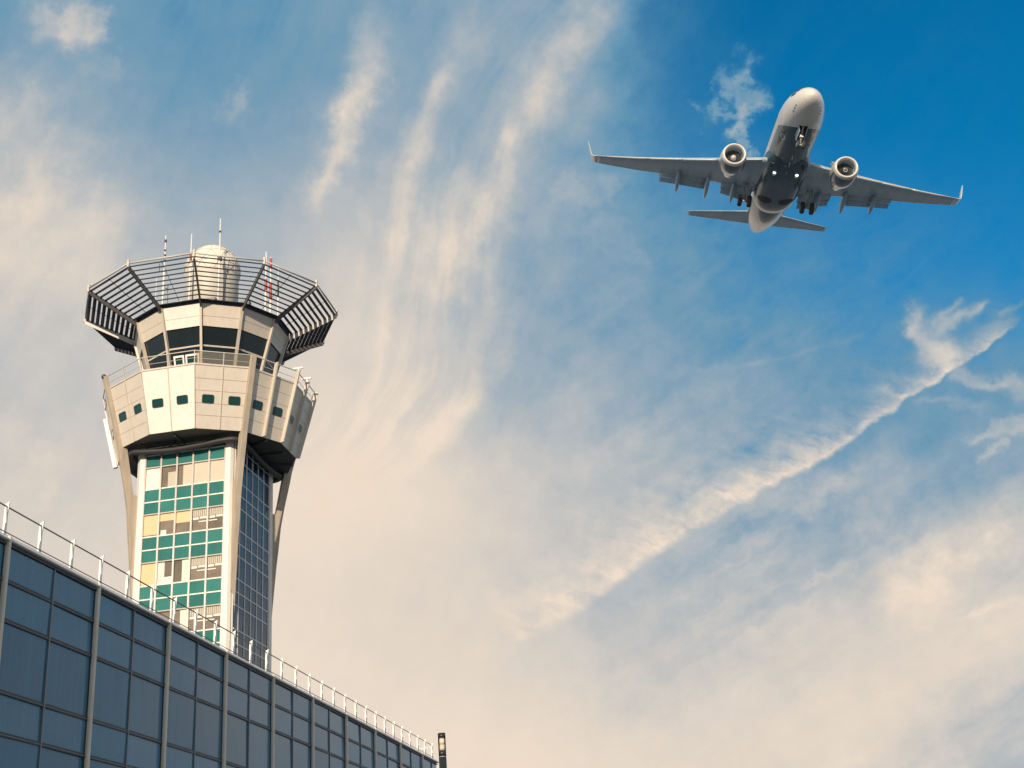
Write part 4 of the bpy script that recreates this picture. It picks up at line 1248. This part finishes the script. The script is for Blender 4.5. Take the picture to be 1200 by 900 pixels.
    for a_, zb, zt, w_ in ((ea + .9, ez + 1.05, ez + 1.14, .06), (ea + 2.0, ez + 1.0, -.86, .17), (ea + 3.4, ez + .7, -.82, .19), (ea + 5.6, -1.30, -1.02, .14), (ea + 6.6, -1.26, -1.06, .03)):
        rr_.append([A(a_, ey_ - w_, zb), A(a_, ey_ + w_, zb), A(a_, ey_ + w_, zt), A(a_, ey_ - w_, zt)])
    MB().loft(rr_, smooth=False).build('pylon', M['ac_grey'], cw_)
    MB().slab([A(ea + 1.0, ey_ - s_ * .78, ez + .72), A(ea + 2.0, ey_ - s_ * .82, ez + .75), A(ea + 2.0, ey_ - s_ * 1.12, ez + 1.12), A(ea + 1.45, ey_ - s_ * 1.05, ez + 1.04)], .04).build('chine', M['ac_white'], cw_)

    # tailplane
    tp = []
    for y, le, ch, z in ((.3, 30.0, 3.55, .88), (1.6, 30.75, 3.05, 1.04), (4.4, 32.4, 2.1, 1.40), (6.9, 33.85, 1.28, 1.72), (7.17, 34.2, 1.0, 1.75)):
        tp.append(airfoil(le, ch, .095, z, s_ * y))
    MB().loft(tp).build('tailplane', M['ac_grey'], ac)

    # main landing gear
    mg = bpy.data.objects.new('main_gear', None); C.objects.link(mg); mg.parent = ac; mg.location = A(19.6, s_ * 2.86, -1.25)
    L = lambda a_, y_, z_: Vector((y_, -a_, z_))
    dz = -1.72
    MB().tube([L(-.25, s_ * -.1, .1), L(-.05, 0, -.75), L(-.05, 0, -.78), L(0, 0, dz + .1)], [.15, .15, .095, .095], 12).build('strut', M['hub'], mg)
    MB().tube([L(0, -.62, dz), L(0, .62, dz)], .085, 10).build('axle', M['hub'], mg)
    MB().bar(L(-.05, 0, -.62), L(-.15, -s_ * 1.35, .15), .10, .10).build('side_brace', M['hub'], mg)
    MB().bar(L(.18, 0, -.70), L(.32, 0, -1.15), .22, .04).bar(L(.32, 0, -1.15), L(.1, 0, dz + .12), .2, .04).build('torque_link', M['hub'], mg)
    MB().slab([L(-.5, s_ * .30, .15), L(.45, s_ * .30, .15), L(.35, s_ * .34, -.95), L(-.4, s_ * .34, -.95)], .035).build('gear_door', M['ac_grey'], mg)
    for q_ in (-.43, .43):
        r3 = .56
        prof = [(-.17, .30), (-.19, .44), (-.16, .52), (-.08, r3), (.08, r3), (.16, .52), (.19, .44), (.17, .30)]
        MB().loft([[L(rr2 * sin(2 * pi * i / 24), q_ + x_, dz + rr2 * cos(2 * pi * i / 24)) for i in range(24)] for x_, rr2 in prof]).build('wheel', M['tyre'], mg)
        for e_ in (-1, 1):
            MB().loft([[L(rr2 * sin(2 * pi * i / 20), q_ + e_ * x_, dz + rr2 * cos(2 * pi * i / 20)) for i in range(20)] for x_, rr2 in ((.165, .29), (.18, .26), (.15, .10))]).build('hub', M['hub'], mg)

# nose gear
ng = bpy.data.objects.new('nose_gear', None); C.objects.link(ng); ng.parent = ac; ng.location = A(7.15, 0, -1.75)
L = lambda a_, y_, z_: Vector((y_, -a_, z_))
MB().tube([L(.05, 0, .1), L(0, 0, -.75), L(0, 0, -.77), L(0, 0, -1.28)], [.11, .11, .075, .075], 12).build('strut', M['hub'], ng)
MB().bar(L(-.02, 0, -.55), L(-.95, 0, .1), .12, .10).build('drag_brace', M['hub'], ng)
MB().bar(L(-.12, -.16, -.62), L(-.12, .16, -.62), .2, .2).build('taxi_light', M['hub'], ng)
MB().tube([L(0, -.3, -1.35), L(0, .3, -1.35)], .06, 10).build('axle', M['hub'], ng)
for q_ in (-.22, .22):
    MB().loft([[L(rr2 * sin(2 * pi * i / 20), q_ + x_, -1.35 + rr2 * cos(2 * pi * i / 20)) for i in range(20)] for x_, rr2 in ((-.10, .18), (-.11, .27), (-.06, .345), (.06, .345), (.11, .27), (.10, .18))]).build('wheel', M['tyre'], ng)
    MB().loft([[L(rr2 * sin(2 * pi * i / 16), q_ + x_, -1.35 + rr2 * cos(2 * pi * i / 16)) for i in range(16)] for x_, rr2 in ((-.115, .17), (.115, .17))]).build('hub', M['hub'], ng)

# tail fin
fn = []
for z, le, ch, th in ((1.2, 26.6, 5.9, .10), (1.9, 27.7, 5.0, .10), (4.8, 30.2, 3.6, .095), (7.3, 32.35, 2.35, .09), (7.6, 32.8, 2.0, .07)):
    r0 = airfoil(le, ch, th, 0, 0)
    fn.append([Vector((p.z - .02 * ch * 0, p.y, z)) for p in r0])
MB().loft(fn).build('tail_fin', M['ac_white'], ac)
MB().loft([[Vector((r2 * sin(2 * pi * i / 12), 18 - a_, 1.02 + r2 * cos(2 * pi * i / 12))) for i in range(12)] for a_, r2 in ((34.95, .17), (35.1, .14), (35.12, .08))]).build('auxiliary_exhaust', M['ac_dark'], ac)
